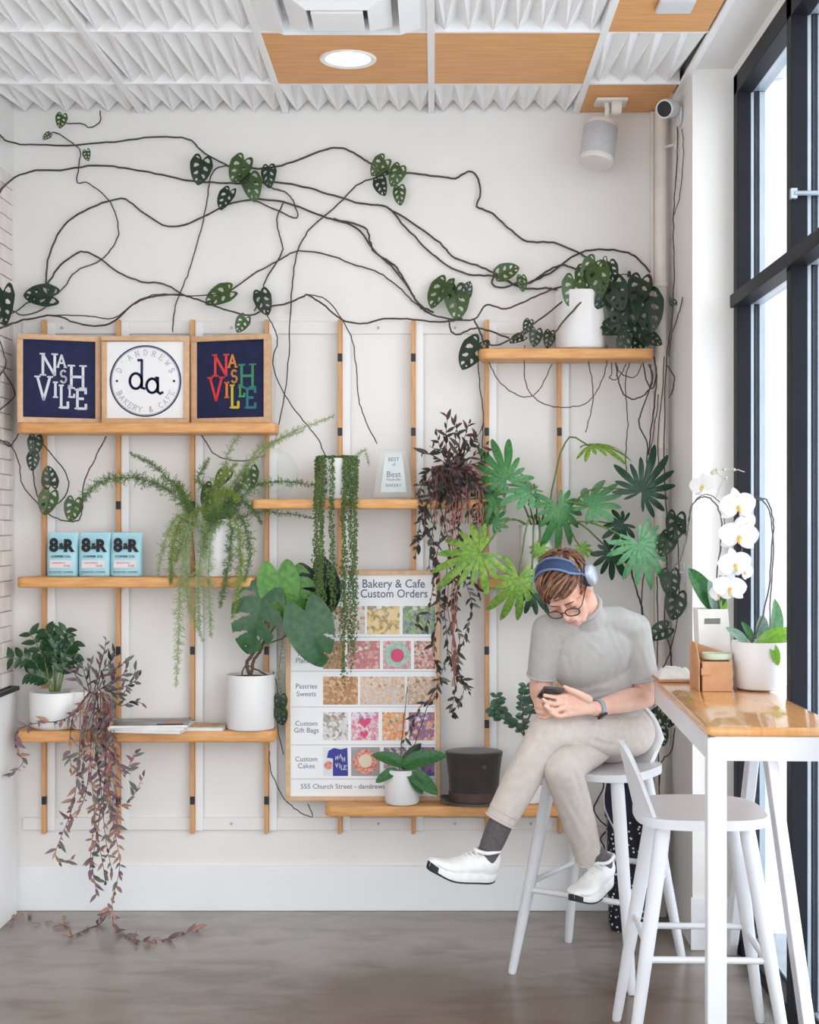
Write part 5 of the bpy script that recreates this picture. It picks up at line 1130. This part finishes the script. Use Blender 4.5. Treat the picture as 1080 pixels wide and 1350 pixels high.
petal = leaf_grid(lambda u: .56*math.sin(math.pi*min(.999,max(.001,u))**.75)**.55, 12, 4, None, 0, 0, .12, .1, .01, .15); sepal = leaf_grid(oval(.30,.8,.7), 10, 3, None, 0, 0, .15, .12)
cache_f = {}
def flower(par, px, py, Y, s, yaw=0, roll=0):
    pos = W(px,py,Y); s = s*Y/F
    mb = MB(); fcx = Matrix.Rotation(math.radians(yaw),3,'Z')
    def addleaf(me, ang, sc, dz):
        a = math.radians(ang+roll); d = V((math.cos(a), -.12+dz, math.sin(a))); M_ = place((0,dz*.01,0), d, (0,-1,0), sc)
        mb.add([fcx @ (M_ @ v.co) for v in me.vertices], [tuple(p.vertices) for p in me.polygons])
    for a in (90, 212, 328): addleaf(sepal, a, s*.52, .3)
    for a in (12, 168): addleaf(petal, a, s*.52, 0)
    f = link('flower', mb.mesh('flower', smooth=180), 'petal', par, Matrix.Translation(pos))
    lp = MB(); lp.ball((0,-s*.09,-s*.03), s*.055, 8, 6); lp.cone(fcx @ V((0,-s*.08,-s*.06)), s*.05, fcx @ V((0,-s*.16,-s*.17)), s*.03, 8)
    link('lip', lp.mesh('lip', smooth=60), 'lip_yellow', f, Matrix.Translation(pos))
for x, y, s, yw, rl in ((973,667,50,10,6),(974,707,52,-6,-4),(969,744,46,8,8),(962,775,44,-14,-6),(984,690,34,30,20),(980,752,32,25,-20)): flower(t, x, y, 4.91 if s > 40 else 4.94, s, yw, rl)
flower(t, 949, 782, 4.93, 30, -40, 10)
c = W(943, 860, 5.10); t = thing('boxed_orchid', 'orchid in a tapered white paper carry box with a handle slot', 'plant', (c.x,5.12,zt2))
h0 = W(0,803,5.08).z-zt2; xa, xb = W(924,0,5.08).x, W(966,0,5.08).x; xc, xd = W(920,0,5.08).x, W(959,0,5.08).x
def slab(poly, y0, y1, name): return MB().prism(poly, y0, y1).build(name, 'paper_white', t)
zb = zt2; zh0, zh1 = zt2+h0-.052, zt2+h0-.032; hx0, hx1 = xc+.022, xc+.078
fp = MB()
for poly in ([(xa,zb),(xb,zb),(xb-.012,zh0),(xa-.008,zh0)],[(xa-.008,zh0),(hx0,zh0),(hx0,zh1),(xa-.009,zh1)],[(hx1,zh0),(xb-.012,zh0),(xb-.014,zh1),(hx1,zh1)],[(xa-.009,zh1),(xb-.014,zh1),(xd,zb+h0),(xc,zb+h0)]): fp.prism(poly, 5.078, 5.0815)
fp.build('front_panel', 'paper_white', t); slab([(xa,zb),(xb,zb),(xd,zb+h0),(xc,zb+h0)], 5.17, 5.1735, 'back_panel')
for x0_, x1_ in ((xa,xc),(xb,xd)):
    sp_ = MB(); vs = [(x0_,5.0815,zb),(x0_,5.17,zb),(x1_,5.17,zb+h0),(x1_,5.0815,zb+h0)]; sp_.add(vs+[(x+.0025,y,z) for x,y,z in vs], [(0,1,2,3),(7,6,5,4),(0,4,5,1),(1,5,6,2),(2,6,7,3),(3,7,4,0)]); sp_.build('side_panel', 'paper_white', t)
pot(t, ((xa+xb)/2,5.127,zt2), .034, .04, h0-.075)
LF(t, L_or, 'leaf_orchid', 940, 805, 5.12, 112, 62, 0, (.2,-1,.2)); LF(t, L_or, 'leaf_orchid', 944, 806, 5.13, 78, 60, 0, (-.6,-1,.3)); LF(t, L_or, 'leaf_orchid_pale', 942, 806, 5.11, 92, 40, -.1, (.3,-1,.2)); LF(t, L_or, 'leaf_orchid_lime', 952, 810, 5.11, 80, 24, 0)
for S, m, r in (([(950,812),(946,760),(950,720),(952,690),(946,668),(934,656),(922,657),(912,668),(908,688)],'stem_purple',.003),([(948,812),(945,760),(951,720),(955,690),(950,665),(938,653),(925,653),(914,664),(908,690),(905,710),(899,735),(889,748),(893,760)],'stem_purple',.0022),([(944,656),(950,640),(954,632),(946,624),(940,620),(955,619),(968,619),(982,622)],'stem_pale',.002),([(946,624),(938,626)],'stem_pale',.002)):
    stem(t, S, r, m, 5.10)
flower(t, 926, 640, 5.08, 36, -35, 10)
for x, y in ((939,623),(945,619),(955,619),(957,630),(968,619)): MB().ball(W(x,y,5.10), .006, 8, 6).build('bud', 'stem_pale', t, smooth=80)
# ------------------------------------------------------------------ the person on the stool
from mathutils import noise
def skinmat():
    m = mat('skin', (232,188,168), .5, (224,174,154), 12, sss=.12); return m
skinmat(); mat('shirt_grey', (182,180,178), .85, (176,174,172), 30, bump=.10, bscale=260); mat('trouser_beige', (210,200,192), .85, (202,191,182), 40, bump=.12, bscale=220); mat('sock_grey', (96,92,94), .9, (84,80,82), 90)
mat('hair_brown', (128,88,66), .5, (88,58,44), 60, (1,1,1), 4); mat('hair_light', (158,116,88), .5, (120,84,64), 60); mat('brow', (112,82,64), .7); mat('lip', (206,136,124), .5); mat('frame_brown', (72,46,42), .3); mat('shoe_white', (244,243,241), .6, (236,234,232), 40, bump=.1, bscale=120); mat('rubber_black', (42,42,44), .7); mat('band_blue', (44,66,102), .7, (36,56,90), 60); mat('rim_blue', (104,128,162), .35); mat('cup_silver', (184,192,206), .3, metal=.4); mat('phone_green', (52,64,58), .35); mat('screen_black', (16,17,20), .1); mat('watch_band', (150,166,176), .5); mat('watch_case', (40,44,56), .25)
lens_ = glassmat('lens_clear', (252,252,252), .04)
person = thing('person', 'person in grey t-shirt and beige trousers sitting cross-legged, looking down at a phone', 'person', (.62,5.36,0))
def J(px, py, Y): return W(px, py, Y+.04)
# head frame: x to the person's right, y towards the face, z to the crown
th, psi, rho = math.radians(50), math.radians(15), math.radians(17)
f_ = V((-math.sin(psi)*math.cos(th), -math.cos(psi)*math.cos(th), -math.sin(th))); xr = V((-math.cos(psi), math.sin(psi), 0)); u_ = xr.cross(f_)
u2 = u_*math.cos(rho)+xr*math.sin(rho); x2 = xr*math.cos(rho)-u_*math.sin(rho)
HC = J(748, 775, 5.13); HM = Matrix.Translation(HC) @ Matrix((x2, f_, u2)).transposed().to_4x4()
def hp(x, y, z): return HM @ V((x,y,z))
HR = HM.to_3x3()
sk = MB()
def ell(c, r, M=HR, n=20, m=14):
    D = M @ Matrix.Diagonal(V(r)) ; sk.ball(c, 1, n, m, D)
ell(hp(0,-.008,.045), (.073,.096,.080)); ell(hp(0,.045,.045), (.060,.048,.055))
ell(hp(0,.045,-.045), (.052,.050,.062))
sk.cone(hp(0,.066,-.096), .022, hp(0,.072,-.10), .020)
for s in (-1, 1):
    sk.cone(hp(s*.054,.0,-.055), .020, hp(s*.018,.064,-.098), .019); sk.cone(hp(s*.060,.0,-.02), .018, hp(s*.054,.0,-.055), .020)
    sk.ball(hp(s*.040,.064,-.022), .027, 14, 10); sk.ball(hp(s*.032,.078,.006), .014, 12, 8)
    sk.ball(hp(s*.010,.103,-.033), .0085, 10, 8)
    ell(hp(s*.077,-.004,-.014), (.008,.017,.030)); sk.cone(hp(s*.072,.004,-.01), .012, hp(s*.078,.0,-.02), .009)
sk.cone(hp(-.034,.083,.026), .011, hp(.034,.083,.026), .011); sk.cone(hp(0,.090,.018), .009, hp(0,.113,-.026), .0115)
sk.cone(hp(0,.078,-.05), .028, hp(0,.074,-.075), .026); sk.cone(hp(-.015,.098,-.061), .006, hp(.015,.098,-.061), .006); sk.cone(hp(-.013,.096,-.071), .0065, hp(.013,.096,-.071), .0065)
NB = J(778, 822, 5.30)
sk.cone(NB, .062, hp(0,-.035,-.05), .052); sk.cone(NB, .062, hp(0,-.045,-.01), .056)
# arms
RS, RE, RW = J(722,830,5.27), J(713,906,5.34), J(716,932,5.15)
LS, LE, LW = J(836,830,5.37), J(850,918,5.38), J(785,934,5.135)
sk.cone(RS, .055, RE, .042); sk.cone(RE, .042, RE.lerp(RW,.35), .041); sk.cone(RE.lerp(RW,.35), .041, RW, .027)
sk.cone(LS, .056, LE, .044); sk.cone(LE, .044, LE.lerp(LW,.35), .043); sk.cone(LE.lerp(LW,.35), .043, LW, .0275)
# torso and legs inside the clothes
PV = J(806, 968, 5.42)
sk.cone(NB, .06, J(795,900,5.38), .085); sk.cone(J(795,900,5.38), .085, PV, .085); sk.cone(RS, .05, LS, .05)
LH, LK, LA = J(834,966,5.43), J(722,964,5.10), J(655,1090,5.085); RH, RK, RA = J(782,976,5.41), J(742,1012,5.08), J(780,1136,5.245)
for a, b, c, in ((LH,LK,LA),(RH,RK,RA)): sk.cone(a, .06, b, .05); sk.cone(b, .05, b.lerp(c,.75), .03)
# hands: palm from wrist to knuckles, three joints to a finger
def hand(wrist, knuckles, fingers, thumb, rw):
    for k in knuckles: sk.cone(wrist, rw, J(*k), .0115)
    for a, b in zip(knuckles, knuckles[1:]): sk.cone(J(*a), .0115, J(*b), .0115); sk.cone(wrist.lerp(J(*a),.55), .0135, wrist.lerp(J(*b),.55), .0135)
    for k, fg in zip(knuckles, fingers):
        P = [J(*k)]+[J(*q) for q in fg]; rs = [.0098,.0088,.0080,.0066]
        for i in range(3): sk.cone(P[i], rs[i], P[i+1], rs[i+1], 10)
    P = [J(*q) for q in thumb]; rs = [.016,.0125,.0108,.0082]
    for i in range(len(P)-1): sk.cone(P[i], rs[i], P[i+1], rs[i+1], 10)
hand(LW, [(747,917,5.037),(744,925,5.027),(745,933,5.027),(750,941,5.042)],
 [[(733,919,5.002),(725,918,4.987),(718,916.5,4.982)],[(732,928,4.992),(723,926.5,4.977),(716,922,4.972)],[(733,936.5,4.997),(725,935.5,4.980),(719,931,4.972)],[(740,944,5.012),(733,943.5,4.994),(727,940,4.982)]],
 [(776,922,5.092),(762,914,5.047),(752,910,5.022),(744.5,906,5.012)], .019)
hand(RW, [(710,921,5.095),(708,928,5.090),(709,935,5.090),(712,941,5.095)],
 [[(710,923,5.060),(715,925,5.042),(722,924,5.050)],[(709,930,5.055),(715,933,5.040),(722,931.5,5.050)],[(710,938,5.058),(716,940,5.042),(723,938,5.052)],[(713,944,5.065),(718,946,5.052),(725,943,5.060)]],
 [(720,924,5.130),(713,914,5.105),(714,909.5,5.085),(720,907.5,5.075)], .019)
bme = blob(sk, .0031, 2)
body = link('body', bme, 'skin', person)
# face details
for s in (-1, 1):
    MB().tube([hp(s*.014,.096,.024),hp(s*.030,.097,.029),hp(s*.048,.086,.024)], [.003,.0038,.002], 6, flat=.6).build('eyebrow', 'brow', body, smooth=60)
    MB().tube([hp(s*.022,.0915,.000),hp(s*.033,.0935,-.003),hp(s*.044,.089,.000)], [.0008,.0013,.0008], 5).build('eyelashes', 'frame_brown', body, smooth=60)
lp = MB(); lp.cone(hp(-.017,.0995,-.0615), .0045, hp(.017,.0995,-.0615), .0045, 8); lp.cone(hp(-.014,.0985,-.070), .005, hp(.014,.0985,-.070), .005, 8); lp.build('lips', 'lip', body, smooth=80)
# hair: cap plus combed locks
hr = random.Random(21)
hair = MB(); hair2 = MB(); A = V((.077,.101,.086)); CC = V((0,-.008,.047))
capv = []; capf = []; na, ne = 36, 16
for j in range(ne+1):
    for i in range(na):
        az = 2*math.pi*i/na; fy = math.sin(az)                        # az 90 deg is the face side
        lowest = math.radians(40 if fy > .45 else (18 if fy > 0 else -34 if fy < -.2 else -8))
        lowest = math.radians(-34)+(math.radians(44)-math.radians(-34))*(1/(1+math.exp(-(fy-.15)*9)))
        el = lowest+(math.pi/2-lowest)*j/ne
        capv.append(hp(*(CC+V((A.x*1.01*math.cos(el)*math.cos(az), A.y*1.01*math.cos(el)*math.sin(az), A.z*1.02*math.sin(el))))))
for j in range(ne):
    for i in range(na): capf.append((j*na+i, j*na+(i+1) % na, (j+1)*na+(i+1) % na, (j+1)*na+i))
hair.add(capv, capf)
crown = V((-.02,-.062,.118))
def onscalp(p, h):
    q = p-CC; k = math.sqrt((q.x/A.x)**2+(q.y/A.y)**2+(q.z/A.z)**2); return CC+q/k*(1+h)
for n in range(430):
    az = hr.uniform(0, 2*math.pi); el = math.asin(hr.uniform(-.42, 1)); fy = math.sin(az)*math.cos(el)
    if fy > .42 and el < math.radians(38): continue
    p = onscalp(CC+V((A.x*math.cos(el)*math.cos(az), A.y*math.cos(el)*math.sin(az), A.z*math.sin(el))), 0)
    top = p.z > .07; front = p.y > -.02 and top
    L_ = hr.randint(9,13) if front else (hr.randint(6,9) if top else hr.randint(3,5)); P = []; q = p.copy(); hgt = hr.uniform(.07,.19) if top else hr.uniform(.01,.05)
    for k in range(L_):
        tt = k/(L_-1); P.append(hp(*onscalp(q, .02+hgt*math.sin(math.pi*min(1,tt*.9+.12)))))
        nrm = V(((q.x-CC.x)/A.x**2, (q.y-CC.y)/A.y**2, (q.z-CC.z)/A.z**2)).normalized(); d = q-crown
        if front: d = d.normalized()*.5+V((.75,.55,0))
        else: d = d.normalized()+V((.1,0,-.5 if not top else 0))
        d += V((hr.uniform(-.25,.25), hr.uniform(-.2,.2), hr.uniform(-.2,.2))); d = d-nrm*d.dot(nrm)
        q = onscalp(q+d.normalized()*.0095, 0)
        if q.y > .045 and q.z < (.052 if q.x < .035 else .018): break
        if not front and q.z < -.045: break
    if len(P) < 3: continue
    w = hr.uniform(.0035,.0068); rs = [w*(.55+.6*math.sin(math.pi*min(1,i/(len(P)-1)+.15)))*(1 if i < len(P)-1 else .25) for i in range(len(P))]
    (hair if hr.random() < .66 else hair2).tube(P, rs, 6, flat=.55)
h1 = hair.build('hair', 'hair_brown', person, smooth=180); hair2.build('hair_highlights', 'hair_light', h1, smooth=180)
# t-shirt
sh = MB()
def ellw(mb, c, r, M): mb.ball(c, 1, 24, 16, M @ Matrix.Diagonal(V(r)))
spx = (LS-RS).normalized(); spz = (NB-PV); spz = (spz-spx*spz.dot(spx)).normalized(); spy = spz.cross(spx); SM = Matrix((spx, spy, spz)).transposed()
ellw(sh, J(779,862,5.345), (.158,.116,.160), SM); ellw(sh, J(790,905,5.385), (.140,.112,.15), SM); ellw(sh, J(800,942,5.415), (.135,.115,.10), SM)
sh.cone(RS, .054, LS, .056); sh.cone(J(752,822,5.29), .064, J(812,821,5.335), .066); sh.cone(J(735,825,5.28), .058, J(826,825,5.355), .060); sh.cone(NB+V((0,.01,-.01)), .070, NB.lerp(hp(0,-.04,-.04),.30), .066)
RSe = RS.lerp(RE,.80); LSe = LS.lerp(LE,.76)
sh.cone(RS, .058, RS.lerp(RE,.4), .056); sh.cone(LS, .062, LS.lerp(LE,.4), .060)
sh.tube([RS,RS.lerp(RE,.4),RSe], [.054,.056,.054], 24); sh.tube([LS,LS.lerp(LE,.4),LSe], [.058,.061,.062], 24)
sme = blob(sh, .0055, 4)
def folds(me, fn):                          # push the cloth in and out along its normals
    n = len(me.vertices); co = np.empty(n*3); no = np.empty(n*3); me.vertices.foreach_get('co', co); me.vertices.foreach_get('normal', no)
    co = co.reshape(-1,3); no = no.reshape(-1,3)
    d = np.array([fn(V(p)) for p in co]); co += no*d[:,None]; me.vertices.foreach_set('co', co.ravel()); me.update()
def crease(p, a, b, w, dep, k=3, gap=.032):  # k parallel soft ridges along the segment a-b
    ab = b-a; t = max(0, min(1, (p-a).dot(ab)/ab.length_squared)); q = a+ab*t; dv = p-q; r = dv.length
    if r > w*2.5: return 0
    side = dv.dot(ab.cross(V((0,-1,0))).normalized())
    return .5*dep*math.cos(side/gap*2*math.pi)*math.exp(-(r/w)**2)*math.sin(math.pi*min(1,max(0,t*.9+.05)))
cr_s = [(J(738,850,5.2),J(752,905,5.25),.030,.0045),(J(822,850,5.28),J(808,905,5.3),.035,.005),(J(748,925,5.27),J(812,915,5.29),.035,.0055),(J(756,940,5.27),J(822,938,5.3),.03,.005),(J(800,820,5.26),J(826,885,5.28),.03,.004),(J(846,850,5.3),J(856,890,5.36),.03,.004),(J(708,850,5.2),J(722,890,5.22),.03,.003),(J(764,835,5.2),J(800,868,5.22),.03,.003)]
def shirt_fold(p):
    n = .004*noise.noise(V((p.x*7, p.y*7, p.z*4)))
    for a_, b_, w_, d_ in cr_s: n += crease(p, a_, b_, w_, d_)
    return n
folds(sme, shirt_fold)
sme.shade_smooth(); shirt = link('t_shirt', sme, 'shirt_grey', person)
def ringtube(c, ax, r, t, name, m, par, sx=1, n=40, M=None):
    Q = V(ax).to_track_quat('Z','X').to_matrix(); pts = [V(c)+Q @ V((r*sx*math.cos(a), r*math.sin(a), 0)) for a in np.linspace(0, 2*math.pi, n+1)]
    return MB().tube(pts, t, 8, cap=False).build(name, m, par, smooth=180)
ringtube(NB.lerp(hp(0,-.04,-.04),.42), (hp(0,-.04,-.03)-NB), .064, .010, 'collar', 'shirt_grey', shirt)
for a, b, c_, r in ((RS,RE,RSe-(RE-RS).normalized()*.003,.0535),(LS,LE,LSe-(LE-LS).normalized()*.003,.0615)): ringtube(c_, b-a, r, .0045, 'sleeve_hem', 'shirt_grey', shirt)
# trousers
tr = MB()
LHm, RHm = J(660,1082,5.088), J(777,1132,5.24)
dL, dR = (LHm-LK).normalized(), (RHm-RK).normalized()
tr.cone(LH, .088, LH.lerp(LK,.5), .082, 20); tr.cone(LH.lerp(LK,.5), .082, LK, .066, 20); tr.cone(LK, .066, LK.lerp(LHm,.35), .066, 20); tr.tube([LK.lerp(LHm,.1),LK.lerp(LHm,.5),LHm], [.064,.063,.058], 24)
tr.cone(J(828,962,5.44), .092, J(786,966,5.43), .092, 20); tr.cone(PV+V((0,.02,.02)), .105, PV+V((0,.03,-.01)), .105, 20)
t2 = MB(); t2.cone(RH, .088, RK, .072, 20); t2.cone(RK, .072, RK.lerp(RHm,.4), .064, 20); t2.tube([RK.lerp(RHm,.1),RK.lerp(RHm,.5),RHm], [.068,.060,.050], 24)
cr_t = [(J(728,952,5.04),J(690,1035,5.03),.035,.005),(J(740,960,5.0),J(800,990,5.2),.035,.006),(J(760,965,5.05),J(835,985,5.3),.04,.006),(J(706,985,5.02),J(672,1060,5.03),.03,.004),(J(756,1000,5.0),J(778,1060,5.1),.03,.006),(J(735,1040,5.02),J(772,1110,5.17),.03,.004),(J(840,950,5.35),J(850,985,5.36),.03,.005),(J(668,1055,5.03),J(690,1070,5.04),.02,.003)]
def trouser_fold(p):
    n = .005*noise.noise(V((p.x*9, p.y*9, p.z*6)))
    for a_, b_, w_, d_ in cr_t: n += crease(p, a_, b_, w_, d_, gap=.036)
    return n
tme = blob(tr, .006, 4); folds(tme, trouser_fold); tm2 = blob(t2, .006, 4); folds(tm2, trouser_fold)
bmj = bmesh.new(); bmj.from_mesh(tme); bmj.from_mesh(tm2); bmj.to_mesh(tme); bmj.free(); bpy.data.meshes.remove(tm2)
tme.shade_smooth(); trousers = link('trousers', tme, 'trouser_beige', person)
for c_, d, r in ((LHm,dL,.057),(RHm,dR,.049)):
    ringtube(c_-d*.002, d, r, .0045, 'cuff', 'trouser_beige', trousers); ringtube(c_-d*.035, d, r+.0015, .0022, 'cuff', 'trouser_beige', trousers)
# shoes and socks
def shoe(o, fwd, up):
    M = Matrix.Translation(o) @ (lambda x, z: Matrix((x, z.cross(x), z)).transposed().to_4x4())(V(fwd).normalized(), (V(up)-V(fwd).normalized()*V(up).dot(V(fwd).normalized())).normalized())
    spring = lambda x: .030*max(0, (x-.10)/.105)**2+.008*max(0, (-x-.04)/.05)**2
    st = [(-.092,.012,.080,.05),(-.088,.024,.096,.03),(-.070,.034,.112,.02),(-.040,.038,.108,.02),(-.005,.040,.100,.02),(.035,.041,.092,.02),(.075,.045,.078,.02),(.12,.048,.064,.02),(.16,.045,.055,.02),(.188,.034,.046,.02),(.202,.016,.036,.02)]
    mb = MB(); vs = []; fs = []; nn = 20
    for (x, w, zt3, zb3) in st:
        s = spring(x)
        for k in range(nn):
            a = 2*math.pi*k/nn; c_, s_ = math.cos(a), math.sin(a); zc3, zr = (zt3+zb3)/2, (zt3-zb3)/2
            wd = w*(1 if s_ < 0 else (1-.30*s_ if x < .1 else 1-.12*s_)); vs.append(M @ V((x, wd*math.copysign(abs(c_)**.75, c_), s+zc3+zr*math.copysign(abs(s_)**.85, s_))))
    for i in range(len(st)-1):
        for k in range(nn): fs.append((i*nn+k, i*nn+(k+1) % nn, (i+1)*nn+(k+1) % nn, (i+1)*nn+k))
    fs += [tuple(range(nn-1,-1,-1)), tuple((len(st)-1)*nn+k for k in range(nn))]
    mb.add(vs, fs); sho = mb.build('shoe', 'shoe_white', person, smooth=60)
    def slab_(z0, z1, ex, name, m, x0=-.098, x1=.210):
        mb = MB(); N = 26; vs = []; fs = []; rows_ = []
        for i in range(N+1):
            x = x0+(x1-x0)*(1-math.cos(math.pi*i/N))/2 if x0 < 0 else x0+(x1-x0)*math.sin(math.pi/2*i/N); t0 = (x+.098)/.308; w = .050*max(.0,1-abs(2*max(0,min(1,t0))-1)**3.2)**.5*(.82+.18*math.sin(min(1,max(0,(t0-.35)/.6))*math.pi)) + ex
            w = max(w, .006)
            s = spring(x); vs += [M @ V((x,-w,s+z0)), M @ V((x,w,s+z0)), M @ V((x,w*1.0,s+z1)), M @ V((x,-w*1.0,s+z1))]
        for i in range(N):
            for k in range(4): fs.append((i*4+k, i*4+(k+1) % 4, i*4+4+(k+1) % 4, i*4+4+k))
        fs += [(3,2,1,0), tuple(N*4+k for k in range(4))]
        mb.add(vs, fs); return mb.build(name, m, sho, smooth=35, bevel=.003 if name == 'midsole' else 0)
    slab_(.006, .031, .001, 'midsole', 'shoe_white'); slab_(.0, .0062, 0, 'outsole', 'rubber_black'); slab_(.002, .022, .0018, 'toe_cap', 'rubber_black', .186, .2125)
    for i in range(6):
        x = .018+i*.017; zt3 = .100-.0055*i-.0016*i*i*.3; w = .026
        MB().tube([M @ V((x,-w,spring(x)+zt3-.010)), M @ V((x+.004,0,spring(x)+zt3+.004)), M @ V((x,w,spring(x)+zt3-.010))], .0030, 6).build('lace', 'shoe_white', sho, smooth=80)
    MB().tube(spline([M @ V(q) for q in ((-.086,0,.112),(-.06,.030,.116),(-.01,.030,.106),(.015,0,.106),(-.01,-.030,.106),(-.06,-.030,.116),(-.086,0,.112))],5), .0065, 8).build('padded_collar', 'shoe_white', sho, smooth=80)
    return M
ML = shoe(J(623,1161,5.03), (-.76,-.60,.20), (.05,-.12,1)); MR = shoe(J(789,1174,5.22), (-.52,-.85,-.10), (.05,-.05,1))
for a, M_ in ((LHm-dL*.04, ML),(RHm-dR*.04, MR)):
    q = M_ @ V((-.038,0,.092)); q2 = M_ @ V((-.035,0,.05)); MB().tube([a, a.lerp(q,.6), q, q2], [.044,.042,.036,.034], 18).build('sock', 'sock_grey', person, smooth=60)
# glasses
g = MB()
for s in (-1, 1):
    pts = [hp(s*.033+.0245*math.copysign(abs(math.cos(a))**.75, math.cos(a)), .1135-.10*abs(.0+.0245*math.cos(a)*s*1.0 if False else 0)-.004*(abs(s*.033+.0245*math.cos(a))/.05)**2, -.002+.0195*math.copysign(abs(math.sin(a))**.8, math.sin(a))) for a in np.linspace(0, 2*math.pi, 33)]
    g.tube(pts, .0024, 7, cap=False)
    g.tube([hp(s*.057,.109,.004), hp(s*.070,.095,.006), hp(s*.077,.03,.008), hp(s*.079,-.002,.008), hp(s*.078,-.02,-.01)], .0022, 6)
g.tube([hp(-.0095,.1135,.002), hp(0,.1155,.006), hp(.0095,.1135,.002)], .0022, 6)
glasses = g.build('glasses', 'frame_brown', person, smooth=80)
for s in (-1, 1):
    vs = [hp(s*.033+.023*math.copysign(abs(math.cos(a))**.75, math.cos(a)), .1128, -.002+.018*math.copysign(abs(math.sin(a))**.8, math.sin(a))) for a in np.linspace(0, 2*math.pi, 25)[:-1]]
    MB().add(vs, [tuple(range(24))]).build('lens', lens_, glasses)
# watch
fd = (LW-LE).normalized(); wc = LW-fd*.012
Q = fd.to_track_quat('Z','X').to_matrix(); wb = MB(); vs = []; fs = []; n = 32
for k in range(n):
    a = 2*math.pi*k/n
    for r, z in ((.0300,-.010),(.0325,-.010),(.0325,.010),(.0300,.010)): vs.append(wc+Q @ V((r*math.cos(a), r*math.sin(a), z)))
for k in range(n):
    for q in range(4): fs.append((k*4+q, ((k+1) % n)*4+q, ((k+1) % n)*4+(q+1) % 4, k*4+(q+1) % 4))
wb.add(vs, fs); watch = wb.build('watch', 'watch_band', person, smooth=40)
on = V((.10,-.72,-.68)); on = (on-fd*on.dot(fd)).normalized(); sd = fd.cross(on)
MB().obox(wc+on*.034, fd*.015, sd*.017, on*.0045).build('case', 'watch_case', watch, bevel=.004, smooth=40); MB().obox(wc+on*.0387, fd*.011, sd*.013, on*.0005).build('screen', 'screen_black', watch)
# headphones
hd = thing('headphones', 'navy over-ear headphones with silver cups on the person\'s head', 'headphones', HC)
def arcp(t, r=0, y=.012): a = math.radians(t); return V((( .092+r)*math.cos(a), y, .018+(.135+r)*math.sin(a)))
bd = MB(); vs = []; fs = []; T = np.linspace(28, 152, 25)
for t_ in T:
    w = .024*min(1, ((1-abs(t_-90)/64))*3.2)**.6
    for r, dy in ((.0005,-w),(.005,-w*.6),(.0065,0),(.005,w*.6),(.0005,w),(-.003,0)): vs.append(hp(*arcp(t_, r, .012+dy)))
for i in range(len(T)-1):
    for k in range(6): fs.append((i*6+k, i*6+(k+1) % 6, (i+1)*6+(k+1) % 6, (i+1)*6+k))
fs += [tuple(range(5,-1,-1)), tuple((len(T)-1)*6+k for k in range(6))]
bd.add(vs, fs); bd.build('canopy', 'band_blue', hd, smooth=60)
for s in (-1, 1):
    MB().tube([hp(*arcp(t_, .003, .012+s*.025*min(1, max(.02,(1-abs(t_-90)/64))*3.2)**.6)) for t_ in np.linspace(26,154,33)], .0042, 8).build('headband_frame', 'rim_blue', hd, smooth=80)
for s in (-1, 1):
    t0, t1 = (26, 8) if s > 0 else (154, 172)
    MB().tube([hp(*arcp(t_, .003, .012-.012*i/5)) for i, t_ in enumerate(np.linspace(t0,t1,6))], .0042, 8).build('arm', 'rim_blue', hd, smooth=80)
    cM = HM @ Matrix.Translation((s*.094,-.020,.022)) @ Matrix.Rotation(s*math.radians(90),4,'Y')
    def cup(prof, m, name, sx=1.16): MB().lathe(prof, cM.translation, 36, cM.to_3x3(), sx, 1.0).build(name, m, hd, smooth=50)
    cup([(0,.022),(.022,.021),(.033,.016),(.037,.008),(.037,.0)], 'cup_silver', 'ear_cup'); cup([(.0372,.0),(.0375,-.004),(.034,-.018),(.026,-.020),(.0,-.016)], 'band_blue', 'cushion')
# phone
PC = J(726, 914, 5.035); pl_ = V((.10,-.80,.30)).normalized(); pw = V((1,.06,-.10)); pw = (pw-pl_*pw.dot(pl_)).normalized(); pn_ = pw.cross(pl_)
if pn_.z < 0: pn_ = -pn_
ph = thing('phone', 'dark green smartphone held in both hands', 'phone', PC)
MB().obox(PC, pw*.037, pl_*.072, pn_*.004).build('body', 'phone_green', ph, bevel=.003, smooth=40); MB().obox(PC+pn_*.0042, pw*.034, pl_*.069, pn_*.0004).build('screen', 'screen_black', ph)
MB().obox(PC-pn_*.0045+pl_*.05-pw*.016, pw*.014, pl_*.014, pn_*.0012).build('camera_bump', 'screen_black', ph, bevel=.001)
